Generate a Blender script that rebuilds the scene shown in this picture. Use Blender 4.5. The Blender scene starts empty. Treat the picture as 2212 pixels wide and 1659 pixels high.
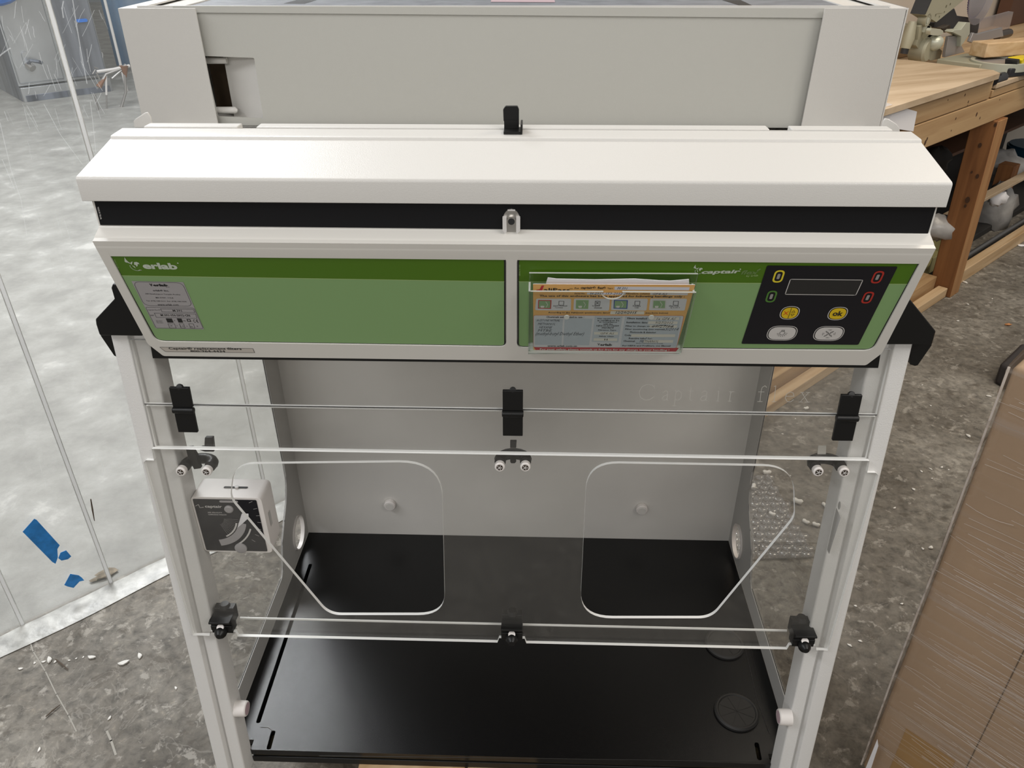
import bpy, bmesh, math, random
from mathutils import Vector, Matrix
from mathutils.geometry import tessellate_polygon
random.seed(7)
C = bpy.context.scene.collection
V = Vector

# ---------------------------------------------------------------- camera, world, lights
W, H = 2212, 1659
CAM = V((.0351, -1.3024, 1.1786)); YAW, PIT, ROL, FPX = -.0343, .5433, -.0037, 1693.4
FW = V((math.sin(YAW)*math.cos(PIT), math.cos(YAW)*math.cos(PIT), -math.sin(PIT)))
RT0 = V((math.cos(YAW), -math.sin(YAW), 0)); UP0 = RT0.cross(FW)
RT = math.cos(ROL)*RT0 + math.sin(ROL)*UP0; UP = -math.sin(ROL)*RT0 + math.cos(ROL)*UP0
cd = bpy.data.cameras.new('camera'); cam = bpy.data.objects.new('camera', cd); C.objects.link(cam)
cam.matrix_world = Matrix(((RT.x, UP.x, -FW.x, CAM.x), (RT.y, UP.y, -FW.y, CAM.y), (RT.z, UP.z, -FW.z, CAM.z), (0, 0, 0, 1)))
cd.sensor_fit = 'HORIZONTAL'; cd.sensor_width = 36; cd.lens = 36*FPX/W; cd.clip_start = .02; cd.clip_end = 60
bpy.context.scene.camera = cam
vs = bpy.context.scene.view_settings
vs.view_transform = 'Standard'; vs.look = 'None'; vs.gamma = 1; vs.exposure = 0.0
try: vs.use_curve_mapping = False
except Exception: pass
wd = bpy.data.worlds.new('world'); bpy.context.scene.world = wd; wd.use_nodes = True
wd.node_tree.nodes['Background'].inputs[0].default_value = (1.0, .975, .94, 1)
wd.node_tree.nodes['Background'].inputs[1].default_value = .29

FL = -.17                       # workshop floor height; the hood's work surface is z = 0
E1 = V((.72, .694, 0)); E2 = V((-.694, .72, 0))        # the room's own axes
def RM(a, b, z): return E1*a + E2*b + V((0, 0, z+FL))

def area(name, loc, target, sx, sy, power, col):
    l = bpy.data.lights.new(name, 'AREA'); l.shape = 'RECTANGLE'; l.size = sx; l.size_y = sy; l.energy = power; l.color = col
    o = bpy.data.objects.new(name, l); C.objects.link(o); o.location = loc
    d = V(target)-V(loc); o.rotation_euler = d.to_track_quat('-Z', 'Y').to_euler()
    o.visible_camera = True
    return o
area('ceiling_tube_beyond_curtain', (-3.0, 3.6, 2.9), (-2.9, 3.5, 0), 2.6, 1.2, 80, (.97, .985, 1))
area('ceiling_tube_by_curtain', (-1.75, 1.75, 2.9), (-1.7, 1.7, 0), 1.2, .9, 105, (.96, .975, 1))
area('ceiling_tube_over_hood', (-.5, .9, 2.9), (-.3, .6, 0), 2.4, .5, 10, (1, .96, .91))
area('fill_front', (-.6, -4.6, 2.7), (-.1, -.8, .5), 2.4, .6, 36, (1, .975, .945))  # unseen fill lamp behind the camera, added to brighten the front faces
area('fill_front_right', (2.2, -2.2, 2.9), (.6, -.6, .4), 1.6, .5, 32, (1, .97, .93))  # added fill from front right, out of view, lifts posts and fascia
area('ceiling_tube_right', (1.8, -.9, 2.9), (1.3, -.2, 0), 2.4, .4, 15, (1, .93, .84))
area('fill_left', (-2.3, -1.6, 2.9), (-1.5, -.6, 0), 2.2, .4, 42, (.97, .98, 1))  # fill lamp added out of view to lift the floor on the left
area('ceiling_tube_bench', (2.2, .9, 2.7), (2.1, 1.2, 0), 2.0, .4, 34, (1, .88, .72))

# ---------------------------------------------------------------- pixel -> place helpers
def ray(u, w): return FW + RT*((u-W/2)/FPX) - UP*((w-H/2)/FPX)
def atz(u, w, z): d = ray(u, w); return CAM + d*((z-CAM.z)/d.z)
def aty(u, w, y): d = ray(u, w); return CAM + d*((y-CAM.y)/d.y)
def atx(u, w, x): d = ray(u, w); return CAM + d*((x-CAM.x)/d.x)
class PL:
    def __init__(s, O, ex, ey):
        s.O, s.ex, s.ey = V(O), V(ex).normalized(), V(ey).normalized(); s.n = s.ex.cross(s.ey)
    def px(s, u, w, h=0):
        d = ray(u, w); O = s.O + s.n*h; X = CAM + d*(((O-CAM).dot(s.n))/d.dot(s.n)) - s.O
        return (X.dot(s.ex), X.dot(s.ey))
    def P(s, a, b, h=0): return s.O + s.ex*a + s.ey*b + s.n*h
    def L(s, pts, h=0): return [s.px(u, w, h) for u, w in pts]

# ---------------------------------------------------------------- materials
def mat(name, col, rough=.5, metal=0, spec=.5, noise=None, bump=None, emit=None, coat=0):
    m = bpy.data.materials.new(name); m.use_nodes = True; nt = m.node_tree; b = nt.nodes['Principled BSDF']
    b.inputs['Base Color'].default_value = (*col, 1); b.inputs['Roughness'].default_value = rough
    b.inputs['Metallic'].default_value = metal; b.inputs['Specular IOR Level'].default_value = spec
    if coat: b.inputs['Coat Weight'].default_value = coat
    if noise or bump: tc = nt.nodes.new('ShaderNodeTexCoord')
    if noise:
        sc, amt, stretch = noise
        mp = nt.nodes.new('ShaderNodeMapping'); mp.inputs['Scale'].default_value = stretch
        nz = nt.nodes.new('ShaderNodeTexNoise'); nz.inputs['Scale'].default_value = sc; nz.inputs['Detail'].default_value = 5
        rp = nt.nodes.new('ShaderNodeValToRGB')
        rp.color_ramp.elements[0].position = .3; rp.color_ramp.elements[1].position = .7
        rp.color_ramp.elements[0].color = (*[c*(1-amt) for c in col], 1); rp.color_ramp.elements[1].color = (*[min(1, c*(1+amt)) for c in col], 1)
        nt.links.new(tc.outputs['Object'], mp.inputs[0]); nt.links.new(mp.outputs[0], nz.inputs[0]); nt.links.new(nz.outputs[0], rp.inputs[0]); nt.links.new(rp.outputs[0], b.inputs['Base Color'])
    if bump:
        sc, st = bump
        n2 = nt.nodes.new('ShaderNodeTexNoise'); n2.inputs['Scale'].default_value = sc; n2.inputs['Detail'].default_value = 3
        bp = nt.nodes.new('ShaderNodeBump'); bp.inputs['Strength'].default_value = st; bp.inputs['Distance'].default_value = .002
        nt.links.new(tc.outputs['Object'], n2.inputs[0]); nt.links.new(n2.outputs[0], bp.inputs['Height']); nt.links.new(bp.outputs[0], b.inputs['Normal'])
    return m
def clear(name, tint, haze, hazecol, rough=0.02, gl=1.0, streak=None):
    """thin clear plastic: transparent + facing-dependent reflection + a little diffuse haze"""
    m = bpy.data.materials.new(name); m.use_nodes = True; nt = m.node_tree
    for n in list(nt.nodes):
        if n.type != 'OUTPUT_MATERIAL': nt.nodes.remove(n)
    out = [n for n in nt.nodes if n.type == 'OUTPUT_MATERIAL'][0]
    N = nt.nodes.new; K = nt.links.new
    tr = N('ShaderNodeBsdfTransparent'); tr.inputs[0].default_value = (*tint, 1)
    df = N('ShaderNodeBsdfDiffuse'); df.inputs[0].default_value = (*hazecol, 1)
    tl = N('ShaderNodeBsdfTranslucent'); tl.inputs[0].default_value = (*hazecol, 1)
    dm = N('ShaderNodeMixShader'); dm.inputs[0].default_value = .5; K(df.outputs[0], dm.inputs[1]); K(tl.outputs[0], dm.inputs[2])
    m1 = N('ShaderNodeMixShader'); m1.inputs[0].default_value = haze; K(tr.outputs[0], m1.inputs[1]); K(dm.outputs[0], m1.inputs[2])
    if streak:
        tc = N('ShaderNodeTexCoord'); mp = N('ShaderNodeMapping'); mp.inputs['Scale'].default_value = streak[0]; mp.inputs['Rotation'].default_value = streak[3]
        nz = N('ShaderNodeTexNoise'); nz.inputs['Scale'].default_value = 1; nz.inputs['Detail'].default_value = 6; nz.inputs['Distortion'].default_value = .6
        mr = N('ShaderNodeMapRange'); mr.inputs[1].default_value = .52; mr.inputs[2].default_value = .78; mr.inputs[3].default_value = streak[1]; mr.inputs[4].default_value = streak[2]
        K(tc.outputs['Object'], mp.inputs[0]); K(mp.outputs[0], nz.inputs[0]); K(nz.outputs[0], mr.inputs[0]); K(mr.outputs[0], m1.inputs[0])
    g = N('ShaderNodeBsdfGlossy'); g.inputs['Roughness'].default_value = rough
    lw = N('ShaderNodeLayerWeight'); lw.inputs[0].default_value = .5
    pw = N('ShaderNodeMath'); pw.operation = 'POWER'; pw.inputs[1].default_value = 4; K(lw.outputs['Facing'], pw.inputs[0])
    ma = N('ShaderNodeMath'); ma.operation = 'MULTIPLY_ADD'; ma.inputs[1].default_value = .9*gl; ma.inputs[2].default_value = .035*gl; K(pw.outputs[0], ma.inputs[0])
    m2 = N('ShaderNodeMixShader'); K(ma.outputs[0], m2.inputs[0]); K(m1.outputs[0], m2.inputs[1]); K(g.outputs[0], m2.inputs[2])
    K(m2.outputs[0], out.inputs[0])
    return m
def wood(name, c1, c2, scale=(1.2, 22, 22), rot=0):
    m = mat(name, c1, .6); nt = m.node_tree; b = nt.nodes['Principled BSDF']; N = nt.nodes.new; K = nt.links.new
    tc = N('ShaderNodeTexCoord'); r0 = N('ShaderNodeMapping'); r0.inputs['Rotation'].default_value = (0, 0, rot)
    mp = N('ShaderNodeMapping'); mp.inputs['Scale'].default_value = scale
    nz = N('ShaderNodeTexNoise'); nz.inputs['Scale'].default_value = 1.6; nz.inputs['Detail'].default_value = 6; nz.inputs['Distortion'].default_value = .5
    rp = N('ShaderNodeValToRGB'); rp.color_ramp.elements[0].color = (*c2, 1); rp.color_ramp.elements[1].color = (*c1, 1); rp.color_ramp.elements[0].position = .32; rp.color_ramp.elements[1].position = .62
    K(tc.outputs['Object'], r0.inputs[0]); K(r0.outputs[0], mp.inputs[0]); K(mp.outputs[0], nz.inputs[0]); K(nz.outputs[0], rp.inputs[0]); K(rp.outputs[0], b.inputs['Base Color'])
    return m
ROOMROT = -math.atan2(E1.y, E1.x)

M = dict(
 white=mat('powder_coat_white', (.65, .635, .605), .38, bump=(900, .12)),
 shell=mat('painted_shell_white', (.70, .68, .635), .30, noise=(3, .02, (1, 1, 1))),
 post=mat('textured_post_paint', (.72, .71, .69), .42, bump=(700, .25)),
 panelgrey=mat('inner_panel_grey', (.70, .68, .645), .40, noise=(6, .04, (1, 1, 1))),
 sidegrey=mat('side_frame_grey', (.50, .49, .47), .45),
 black=mat('black_plastic', (.006, .006, .006), .38, spec=.35),
 blackmatte=mat('black_strip', (.004, .004, .005), .5, spec=.25),
 blacktray=mat('black_worktop', (.0022, .0023, .0027), .27, spec=.45, bump=(1200, .08)),
 rubberc=mat('rubber_grommet', (.022, .021, .02), .6),
 groove=mat('worktop_groove_wood', (.05, .038, .016), .7, noise=(60, .5, (1, 8, 1))),
 gdark=mat('dark_green_print', (.068, .165, .003), .45),
 glight=mat('light_green_print', (.225, .375, .155), .45),
 gline=mat('pale_green_line', (.35, .48, .20), .5),
 kpad=mat('keypad_black', (.007, .007, .011), .3, spec=.4),
 lcd=mat('display_window', (.022, .022, .022), .2),
 ink=mat('black_ink', (.012, .012, .012), .6),
 inkgrey=mat('pen_ink', (.04, .045, .06), .6),
 logo=mat('pale_logo_print', (.52, .58, .48), .5),
 logo2=mat('outline_logo_print', (.13, .22, .06), .5),
 keyw=mat('key_white', (.62, .60, .58), .45),
 yellow=mat('key_yellow', (.72, .50, .01), .4),
 ledy=mat('ring_yellow', (.72, .60, .03), .5),
 ledg=mat('ring_green', (.07, .20, .03), .5),
 ledr=mat('ring_red', (.42, .025, .015), .5),
 lens=mat('indicator_lens', (.30, .29, .28), .15),
 redx=mat('red_cross', (.70, .05, .01), .5),
 sticker=mat('silver_sticker', (.36, .345, .35), .4),
 beige=mat('beige_sticker', (.52, .48, .43), .5),
 card=mat('orange_card', (.66, .37, .12), .5),
 cgrey=mat('card_grey_panel', (.56, .56, .60), .5),
 cblue=mat('card_blue_grey', (.42, .46, .52), .5),
 cwhite=mat('card_field', (.62, .59, .54), .5),
 cred=mat('card_red', (.42, .02, .03), .5),
 cgreen=mat('card_picture_green', (.20, .33, .17), .5),
 cblu2=mat('card_picture_blue', (.02, .06, .30), .5),
 paper=mat('white_paper', (.82, .81, .83), .6),
 acr=clear('clear_acrylic', (.985, .985, .98), .032, (.8, .78, .74)),  # diffuse haze colour stands in for room reflections across the panes
 acrs=clear('side_window_acrylic', (.99, .99, .985), .01, (.8, .78, .74), gl=.5),
 acrp=clear('pocket_acrylic', (.96, .975, .96), .02, (.8, .8, .78), gl=.7),
 edge=mat('lit_acrylic_edge', (.95, .95, .93), .3),  # near-white colour stands in for light piped to the acrylic edges
 engr=clear('engraved_letters', (1, 1, 1), .8, (.75, .73, .68), .3),
 chrome=mat('brushed_steel', (.62, .60, .57), .28, 1),
 dkmetal=mat('aged_bolt_metal', (.10, .08, .065), .4, .7),
 nylon=mat('white_nylon', (.78, .74, .71), .4),
 vinyl=clear('hazy_vinyl_strip', (.97, .98, .98), .16, (.84, .85, .82), .12, .55, streak=((9, 9, .8), .07, .21, (0, 0, 0))),
 scratch=clear('vinyl_scratch', (1, 1, 1), .32, (.95, .97, .98), .3, .3), seam=clear('vinyl_overlap', (.97, .97, .97), .75, (.95, .95, .95), .15, .5),
 hem=mat('dusty_vinyl_hem', (.47, .47, .445), .35, noise=(30, .35, (1, 1, 1)), bump=(60, .6)),
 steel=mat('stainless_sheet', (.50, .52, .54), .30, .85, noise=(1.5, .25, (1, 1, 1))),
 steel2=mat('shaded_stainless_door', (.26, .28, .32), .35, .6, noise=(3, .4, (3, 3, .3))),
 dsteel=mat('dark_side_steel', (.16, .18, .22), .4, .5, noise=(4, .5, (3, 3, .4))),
 blue=mat('blue_plastic', (.02, .17, .62), .4),
 bluet=mat('blue_sheet', (.07, .20, .38), .5, noise=(5, .35, (1, 1, .4))),
 tape=mat('blue_masking_tape', (.02, .21, .58), .6, noise=(60, .2, (1, 1, 1)), bump=(80, .5)),
 crease=clear('film_crease', (1, 1, 1), .75, (.92, .87, .83), .2, 1.5), edge2=mat('pocket_edge', (.50, .52, .48), .3), flange=mat('housing_flange_white', (.56, .545, .515), .38, bump=(900, .12)), plate=mat('cover_plate_white', (.47, .465, .43), .34, bump=(900, .08)),
 scratchf=mat('pale_crack_fill', (.36, .34, .30), .8), dust=mat('brown_dust_clump', (.20, .165, .12), .9, noise=(60, .5, (1, 1, 1))),
 pine=wood('pine_lumber', (.48, .32, .165), (.36, .215, .10), rot=ROOMROT),
 pine2=wood('pale_pine_lumber', (.62, .45, .27), (.47, .30, .15), rot=ROOMROT),
 leg=wood('stained_leg_lumber', (.27, .115, .038), (.17, .065, .02), (22, 22, 1.2)),
 legside=wood('leg_edge_grain', (.40, .21, .085), (.30, .14, .05), (22, 22, 1.2)),
 ply=wood('weathered_plywood', (.55, .43, .30), (.38, .275, .17), (1.5, 9, 9), rot=ROOMROT+.3),
 knot=mat('wood_knot', (.06, .025, .01), .7),
 wallm=mat('painted_wall_beige', (.56, .50, .43), .7, noise=(2, .06, (1, 1, 1))),
 walld=mat('far_wall_grey', (.38, .42, .47), .7),
 brown=mat('dark_brown_board', (.075, .032, .016), .6, noise=(3, .3, (1, 1, 1))),
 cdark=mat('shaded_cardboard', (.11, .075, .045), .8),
 board=mat('corrugated_cardboard', (.38, .265, .17), .75, noise=(7, .10, (1, 1, .4))),
 btape=mat('packing_tape', (.36, .21, .075), .35),
 wrap=clear('stretch_wrap_film', (.97, .96, .95), .10, (.75, .70, .66), .18, 1.0, streak=((1.4, 1.4, 60), .03, .42, (0, .12, 0))),
 bagp=mat('cloudy_plastic_bag', (.34, .33, .32), .3, noise=(12, .3, (1, 1, 1)), bump=(25, 1.0)),
 tub=mat('blue_tub', (.01, .055, .10), .5), cream=mat('cream_tray', (.48, .44, .22), .5), pipe=mat('grey_pipe', (.13, .13, .13), .35, .4),
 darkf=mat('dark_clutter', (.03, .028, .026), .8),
 sage=mat('sage_cast_metal', (.37, .355, .265), .42, .2), sage2=mat('pale_sage_metal', (.50, .515, .43), .35, .3), alu=mat('cast_aluminium', (.36, .35, .36), .4, .5),
 teeth=mat('violet_blade_rim', (.16, .13, .27), .4, .3), blade=mat('saw_blade_steel', (.40, .35, .29), .4, .6), guard=clear('blade_guard_plastic', (.9, .9, .93), .35, (.6, .56, .58), .1),
 foam=mat('white_foam', (.80, .78, .73), .7), splint=mat('dark_splinter', (.10, .075, .055), .8), chip=mat('orange_chip', (.55, .25, .10), .7),
 rubber=mat('black_rubber', (.035, .030, .030), .6), bubble=clear('bubble_wrap_film', (.98, .98, .98), .20, (.85, .84, .81), .10, 3.2),
 filt=mat('filter_top_grey', (.17, .18, .20), .55, noise=(40, .2, (1, 1, 1))), pink=mat('pink_label', (.45, .33, .36), .6),
 rack=mat('wire_rack_metal', (.30, .29, .28), .35, .6), rust=mat('rusty_foot', (.20, .09, .045), .6),
 toolb=mat('black_tool_plastic', (.02, .021, .024), .4), toolg=mat('blue_grey_tool', (.09, .12, .16), .4), ytape=mat('yellow_tape_case', (.72, .55, .01), .4),
)

def concrete():
    m = mat('stained_concrete', (.2, .19, .17), .62); nt = m.node_tree; b = nt.nodes['Principled BSDF']; N = nt.nodes.new; K = nt.links.new
    tc = N('ShaderNodeTexCoord')
    def noise(sc, det, dist=0, stretch=(1, 1, 1)):
        mp = N('ShaderNodeMapping'); mp.inputs['Scale'].default_value = stretch; n = N('ShaderNodeTexNoise')
        n.inputs['Scale'].default_value = sc; n.inputs['Detail'].default_value = det; n.inputs['Distortion'].default_value = dist
        n.inputs['Roughness'].default_value = .65
        K(tc.outputs['Object'], mp.inputs[0]); K(mp.outputs[0], n.inputs[0]); return n.outputs[0]
    def ramp(src, stops):
        r = N('ShaderNodeValToRGB'); el = r.color_ramp.elements
        while len(el) < len(stops): el.new(.5)
        for e, (p, c) in zip(el, stops): e.position = p; e.color = (*c, 1)
        K(src, r.inputs[0]); return r.outputs[0]
    def mix(kind, f, a, c):
        x = N('ShaderNodeMixRGB'); x.blend_type = kind
        if isinstance(f, float): x.inputs[0].default_value = f
        else: K(f, x.inputs[0])
        K(a, x.inputs[1]); K(c, x.inputs[2]) if not isinstance(c, tuple) else setattr(x.inputs[2], 'default_value', (*c, 1)); return x.outputs[0]
    base = ramp(noise(3.0, 10, .6), [(.30, (.095, .083, .066)), (.46, (.160, .143, .118)), (.58, (.215, .197, .167)), (.72, (.30, .278, .242))])
    fine = ramp(noise(46, 8, .3), [(.30, (.42, .42, .42)), (.48, (.95, .95, .95)), (.62, (1.25, 1.25, 1.25)), (.74, (2.0, 1.95, 1.85))])
    col = mix('MULTIPLY', .9, base, fine)
    blot = ramp(noise(26, 14, .35), [(.575, (0, 0, 0)), (.625, (1, 1, 1))])
    bf = N('ShaderNodeMath'); bf.operation = 'MULTIPLY'; bf.inputs[1].default_value = .60; K(blot, bf.inputs[0])
    col = mix('MIX', bf.outputs[0], col, (.44, .41, .36))
    dk = ramp(noise(17, 12, .3, (1, 1.3, 1)), [(.38, (1, 1, 1)), (.44, (0, 0, 0))])
    df = N('ShaderNodeMath'); df.operation = 'MULTIPLY'; df.inputs[1].default_value = .60; K(dk, df.inputs[0])
    col = mix('MIX', df.outputs[0], col, (.085, .070, .052))
    crack = ramp(noise(5, 5, 1.2), [(.492, (0, 0, 0)), (.5, (1, 1, 1)), (.508, (0, 0, 0))])
    cf = N('ShaderNodeMath'); cf.operation = 'MULTIPLY'; cf.inputs[1].default_value = .29; K(crack, cf.inputs[0])
    col = mix('MIX', cf.outputs[0], col, (.42, .39, .34))
    # same slab beyond the curtain, painted lighter and smoother for light and haze
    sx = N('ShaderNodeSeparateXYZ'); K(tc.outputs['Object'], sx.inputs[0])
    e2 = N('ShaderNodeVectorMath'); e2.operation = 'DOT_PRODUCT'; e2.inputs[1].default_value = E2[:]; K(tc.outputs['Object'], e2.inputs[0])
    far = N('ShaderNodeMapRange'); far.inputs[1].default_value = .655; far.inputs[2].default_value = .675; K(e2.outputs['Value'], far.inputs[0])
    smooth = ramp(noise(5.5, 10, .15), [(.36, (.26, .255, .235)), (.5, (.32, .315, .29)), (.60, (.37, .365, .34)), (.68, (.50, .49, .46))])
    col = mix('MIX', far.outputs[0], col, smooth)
    K(col, b.inputs['Base Color'])
    bp = N('ShaderNodeBump'); bp.inputs['Strength'].default_value = .6; bp.inputs['Distance'].default_value = .006
    K(noise(30, 8, .4), bp.inputs['Height']); K(bp.outputs[0], b.inputs['Normal'])
    return m
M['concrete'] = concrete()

# ---------------------------------------------------------------- mesh builder
_tc = {}
def textpolys(s, bold, res=2):
    key = (s, bold, res)
    if key in _tc: return _tc[key]
    cu = bpy.data.curves.new('t', 'FONT'); cu.body = s; cu.size = 1; cu.offset = bold; cu.resolution_u = res; cu.fill_mode = 'FRONT'
    o = bpy.data.objects.new('t', cu); me = bpy.data.meshes.new_from_object(o)
    vs_ = [(v.co.x, v.co.y) for v in me.vertices]; fs = [tuple(p.vertices) for p in me.polygons]
    bpy.data.objects.remove(o); bpy.data.curves.remove(cu); bpy.data.meshes.remove(me)
    if not vs_: vs_ = [(0, 0), (1, 0), (1, 1)]; fs = []
    xs = [v[0] for v in vs_]; ys = [v[1] for v in vs_]
    x0, x1, y0, y1 = min(xs), max(xs), min(ys), max(ys)
    vs_ = [((x-x0)/max(x1-x0, 1e-6), (y-y0)/max(y1-y0, 1e-6)) for x, y in vs_]
    _tc[key] = (vs_, fs); return _tc[key]
def rnd(pts, r, seg=5):
    """round the corners of a 2-D (or any-D tuple) polygon; r is one radius or a list"""
    out = []; n = len(pts)
    for i, p in enumerate(pts):
        ri = r[i] if isinstance(r, (list, tuple)) else r
        p = V(p); a = V(pts[i-1])-p; b = V(pts[(i+1) % n])-p
        if ri <= 0: out.append(tuple(p)); continue
        la, lb = a.length, b.length; a.normalize(); b.normalize()
        ang = a.angle(b); d = min(ri/max(math.tan(ang/2), 1e-4), la*.49, lb*.49)
        p0 = p+a*d; p2 = p+b*d
        for k in range(seg+1):
            t = k/seg; out.append(tuple(p0*(1-t)**2 + p*2*t*(1-t) + p2*t*t))
    return out
def circ(c, r, n=24, r2=None, a0=0, a1=2*math.pi):
    full = abs(a1-a0-2*math.pi) < 1e-6
    return [(c[0]+r*math.cos(a0+(a1-a0)*k/(n if full else n-1)), c[1]+(r2 or r)*math.sin(a0+(a1-a0)*k/(n if full else n-1))) for k in range(n)]
class MB:
    def __init__(s): s.v = []; s.f = []; s.m = []; s.mats = []
    def mi(s, m):
        m = M[m] if isinstance(m, str) else m
        if m not in s.mats: s.mats.append(m)
        return s.mats.index(m)
    def add(s, vs_, fs, m):
        o = len(s.v); s.v += [tuple(x) for x in vs_]; k = s.mi(m)
        for f in fs: s.f.append(tuple(i+o for i in f)); s.m.append(k)
        return s
    def box(s, lo, hi, m, fr=None):
        """box between two corners, in world axes or in a frame function fr(x, y, z)"""
        fr = fr or (lambda x, y, z: V((x, y, z)))
        x0, y0, z0 = lo; x1, y1, z1 = hi
        vv = [fr(x, y, z) for x in (x0, x1) for y in (y0, y1) for z in (z0, z1)]
        return s.add(vv, [(0, 1, 3, 2), (4, 6, 7, 5), (0, 4, 5, 1), (2, 3, 7, 6), (0, 2, 6, 4), (1, 5, 7, 3)], m)
    def region(s, pl, loops, h0, h1, m, side=None):
        """flat plate on a plane: outer loop plus holes, from height h0 (back) to h1 (front)"""
        side = side or m; flat = [p for l in loops for p in l]
        tris = tessellate_polygon([[V((p[0], p[1], 0)) for p in l] for l in loops])
        fr, bk = [], []
        for a, b, c in tris:
            A, B, Cc = flat[a], flat[b], flat[c]
            cr = (B[0]-A[0])*(Cc[1]-A[1])-(B[1]-A[1])*(Cc[0]-A[0])
            if abs(cr) < 1e-14: continue
            t = (a, b, c) if cr > 0 else (a, c, b)
            fr.append(t); bk.append(t[::-1])
        s.add([pl.P(p[0], p[1], h1) for p in flat], fr, m)
        if h0 is not None and abs(h1-h0) > 1e-9:
            s.add([pl.P(p[0], p[1], h0) for p in flat], bk, m)
            for li, l in enumerate(loops):
                ar = sum(l[i-1][0]*l[i][1]-l[i][0]*l[i-1][1] for i in range(len(l)))
                if (ar < 0) != (li > 0): l = l[::-1]
                n = len(l); vv = [pl.P(p[0], p[1], h0) for p in l]+[pl.P(p[0], p[1], h1) for p in l]
                s.add(vv, [(i, (i+1) % n, (i+1) % n+n, i+n) for i in range(n)], side)
        return s
    def outline(s, pl, loop, wdt, h, m):
        """thin closed line drawn on a plane"""
        n = len(loop)
        for i in range(n): s.seg(pl, loop[i], loop[(i+1) % n], wdt, h, m)
        return s
    def seg(s, pl, a, b, wdt, h, m):
        a, b = V(a), V(b); d = b-a
        if d.length < 1e-7: return s
        d.normalize(); q = V((-d.y, d.x))*wdt/2; e = d*wdt*.35
        pts = [a-q-e, b-q+e, b+q+e, a+q-e]
        return s.add([pl.P(p.x, p.y, h) for p in pts], [(0, 1, 2, 3)], m)
    def line(s, pl, pts, wdt, h, m):
        for a, b in zip(pts, pts[1:]): s.seg(pl, a, b, wdt, h, m)
        return s
    def text(s, pl, st, bl, br, tl, h, m, bold=0.0, shear=0, res=2):
        vv, ff = textpolys(st, bold, res); bl, br, tl = V(bl), V(br), V(tl); X = br-bl; Y = tl-bl
        return s.add([pl.P(*(bl+X*(x+shear*(y-.5)*Y.length/max(X.length, 1e-6))+Y*y), h) for x, y in vv], ff, m)
    def tpx(s, pl, st, x0, y0, x1, y1, ht, h, m, bold=0.0, shear=0, res=2):
        """text whose lower edge runs from pixel (x0,y0) to (x1,y1), ht pixels tall"""
        vp = (1106, 2300); k = ht/(vp[1]-y0)
        return s.text(pl, st, pl.px(x0, y0, h), pl.px(x1, y1, h), pl.px(x0+(x0-vp[0])*k, y0-ht, h), h, m, bold, shear, res)
    def tube(s, path, r, m, n=10, cap=True):
        path = [V(p) for p in path]; rings = []; up = None
        for i, p in enumerate(path):
            d = (path[min(i+1, len(path)-1)]-path[max(i-1, 0)]).normalized()
            if up is None: up = d.orthogonal().normalized()
            up = (up-d*up.dot(d)).normalized(); sd = d.cross(up); ri = r[i] if isinstance(r, (list, tuple)) else r
            rings.append([p+up*math.cos(2*math.pi*k/n)*ri+sd*math.sin(2*math.pi*k/n)*ri for k in range(n)])
        vv = [q for g in rings for q in g]; ff = []
        for i in range(len(rings)-1):
            for k in range(n): ff.append((i*n+k, i*n+(k+1) % n, (i+1)*n+(k+1) % n, (i+1)*n+k))
        if cap: ff.append(tuple(range(n))[::-1]); ff.append(tuple((len(rings)-1)*n+k for k in range(n)))
        return s.add(vv, ff, m)
    def cyl(s, a, b, r, m, n=20, r2=None): return s.tube([a, b], [r, r2 if r2 is not None else r], m, n)
    def ext(s, prof, x0, x1, m):
        """profile of (y, z) points swept along x (closed solid)"""
        n = len(prof); vv = [V((x0, y, z)) for y, z in prof]+[V((x1, y, z)) for y, z in prof]
        ff = [(i, i+n, (i+1) % n+n, (i+1) % n) for i in range(n)]
        tr = tessellate_polygon([[V((y, z, 0)) for y, z in prof]])
        ff += [tuple(t) for t in tr]+[tuple(i+n for i in t[::-1]) for t in tr]
        return s.add(vv, ff, m)
    def blob(s, c, r, m, jit=.3, nu=7, nv=5, seed=0, flat=1.0, rot=0):
        rg = random.Random(seed); vv = []; ff = []; c = V(c)
        for j in range(nv):
            th = math.pi*(j+.5)/nv
            for i in range(nu):
                ph = 2*math.pi*i/nu+rot; k = 1+rg.uniform(-jit, jit)
                vv.append(c+V((r[0]*math.sin(th)*math.cos(ph)*k, r[1]*math.sin(th)*math.sin(ph)*k, r[2]*math.cos(th)*flat*k)))
        for j in range(nv-1):
            for i in range(nu): ff.append((j*nu+i, (j+1)*nu+i, (j+1)*nu+(i+1) % nu, j*nu+(i+1) % nu))
        ff.append(tuple(range(nu))); ff.append(tuple((nv-1)*nu+i for i in range(nu))[::-1])
        return s.add(vv, ff, m)
    def build(s, name, parent=None, sharp=30, label=None, bevel=0, fix=True):
        me = bpy.data.meshes.new(name); me.from_pydata(s.v, [], s.f)
        for m in s.mats: me.materials.append(m)
        me.polygons.foreach_set('material_index', s.m); me.polygons.foreach_set('use_smooth', [True]*len(s.f))
        me.validate(); me.update()
        if fix and bevel:
            bm = bmesh.new(); bm.from_mesh(me); bmesh.ops.remove_doubles(bm, verts=bm.verts, dist=1e-6); bmesh.ops.recalc_face_normals(bm, faces=bm.faces); bm.to_mesh(me); bm.free()
        me.set_sharp_from_angle(angle=math.radians(sharp))
        o = bpy.data.objects.new(name, me); C.objects.link(o)
        if bevel:
            b = o.modifiers.new('bevel', 'BEVEL'); b.width = bevel; b.segments = 3; b.limit_method = 'ANGLE'; b.angle_limit = math.radians(35)
        if parent is not None:
            o.parent = parent; o.matrix_parent_inverse = Matrix.Translation(-parent_loc(parent))
        if label: o['label'] = label
        return o
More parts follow.
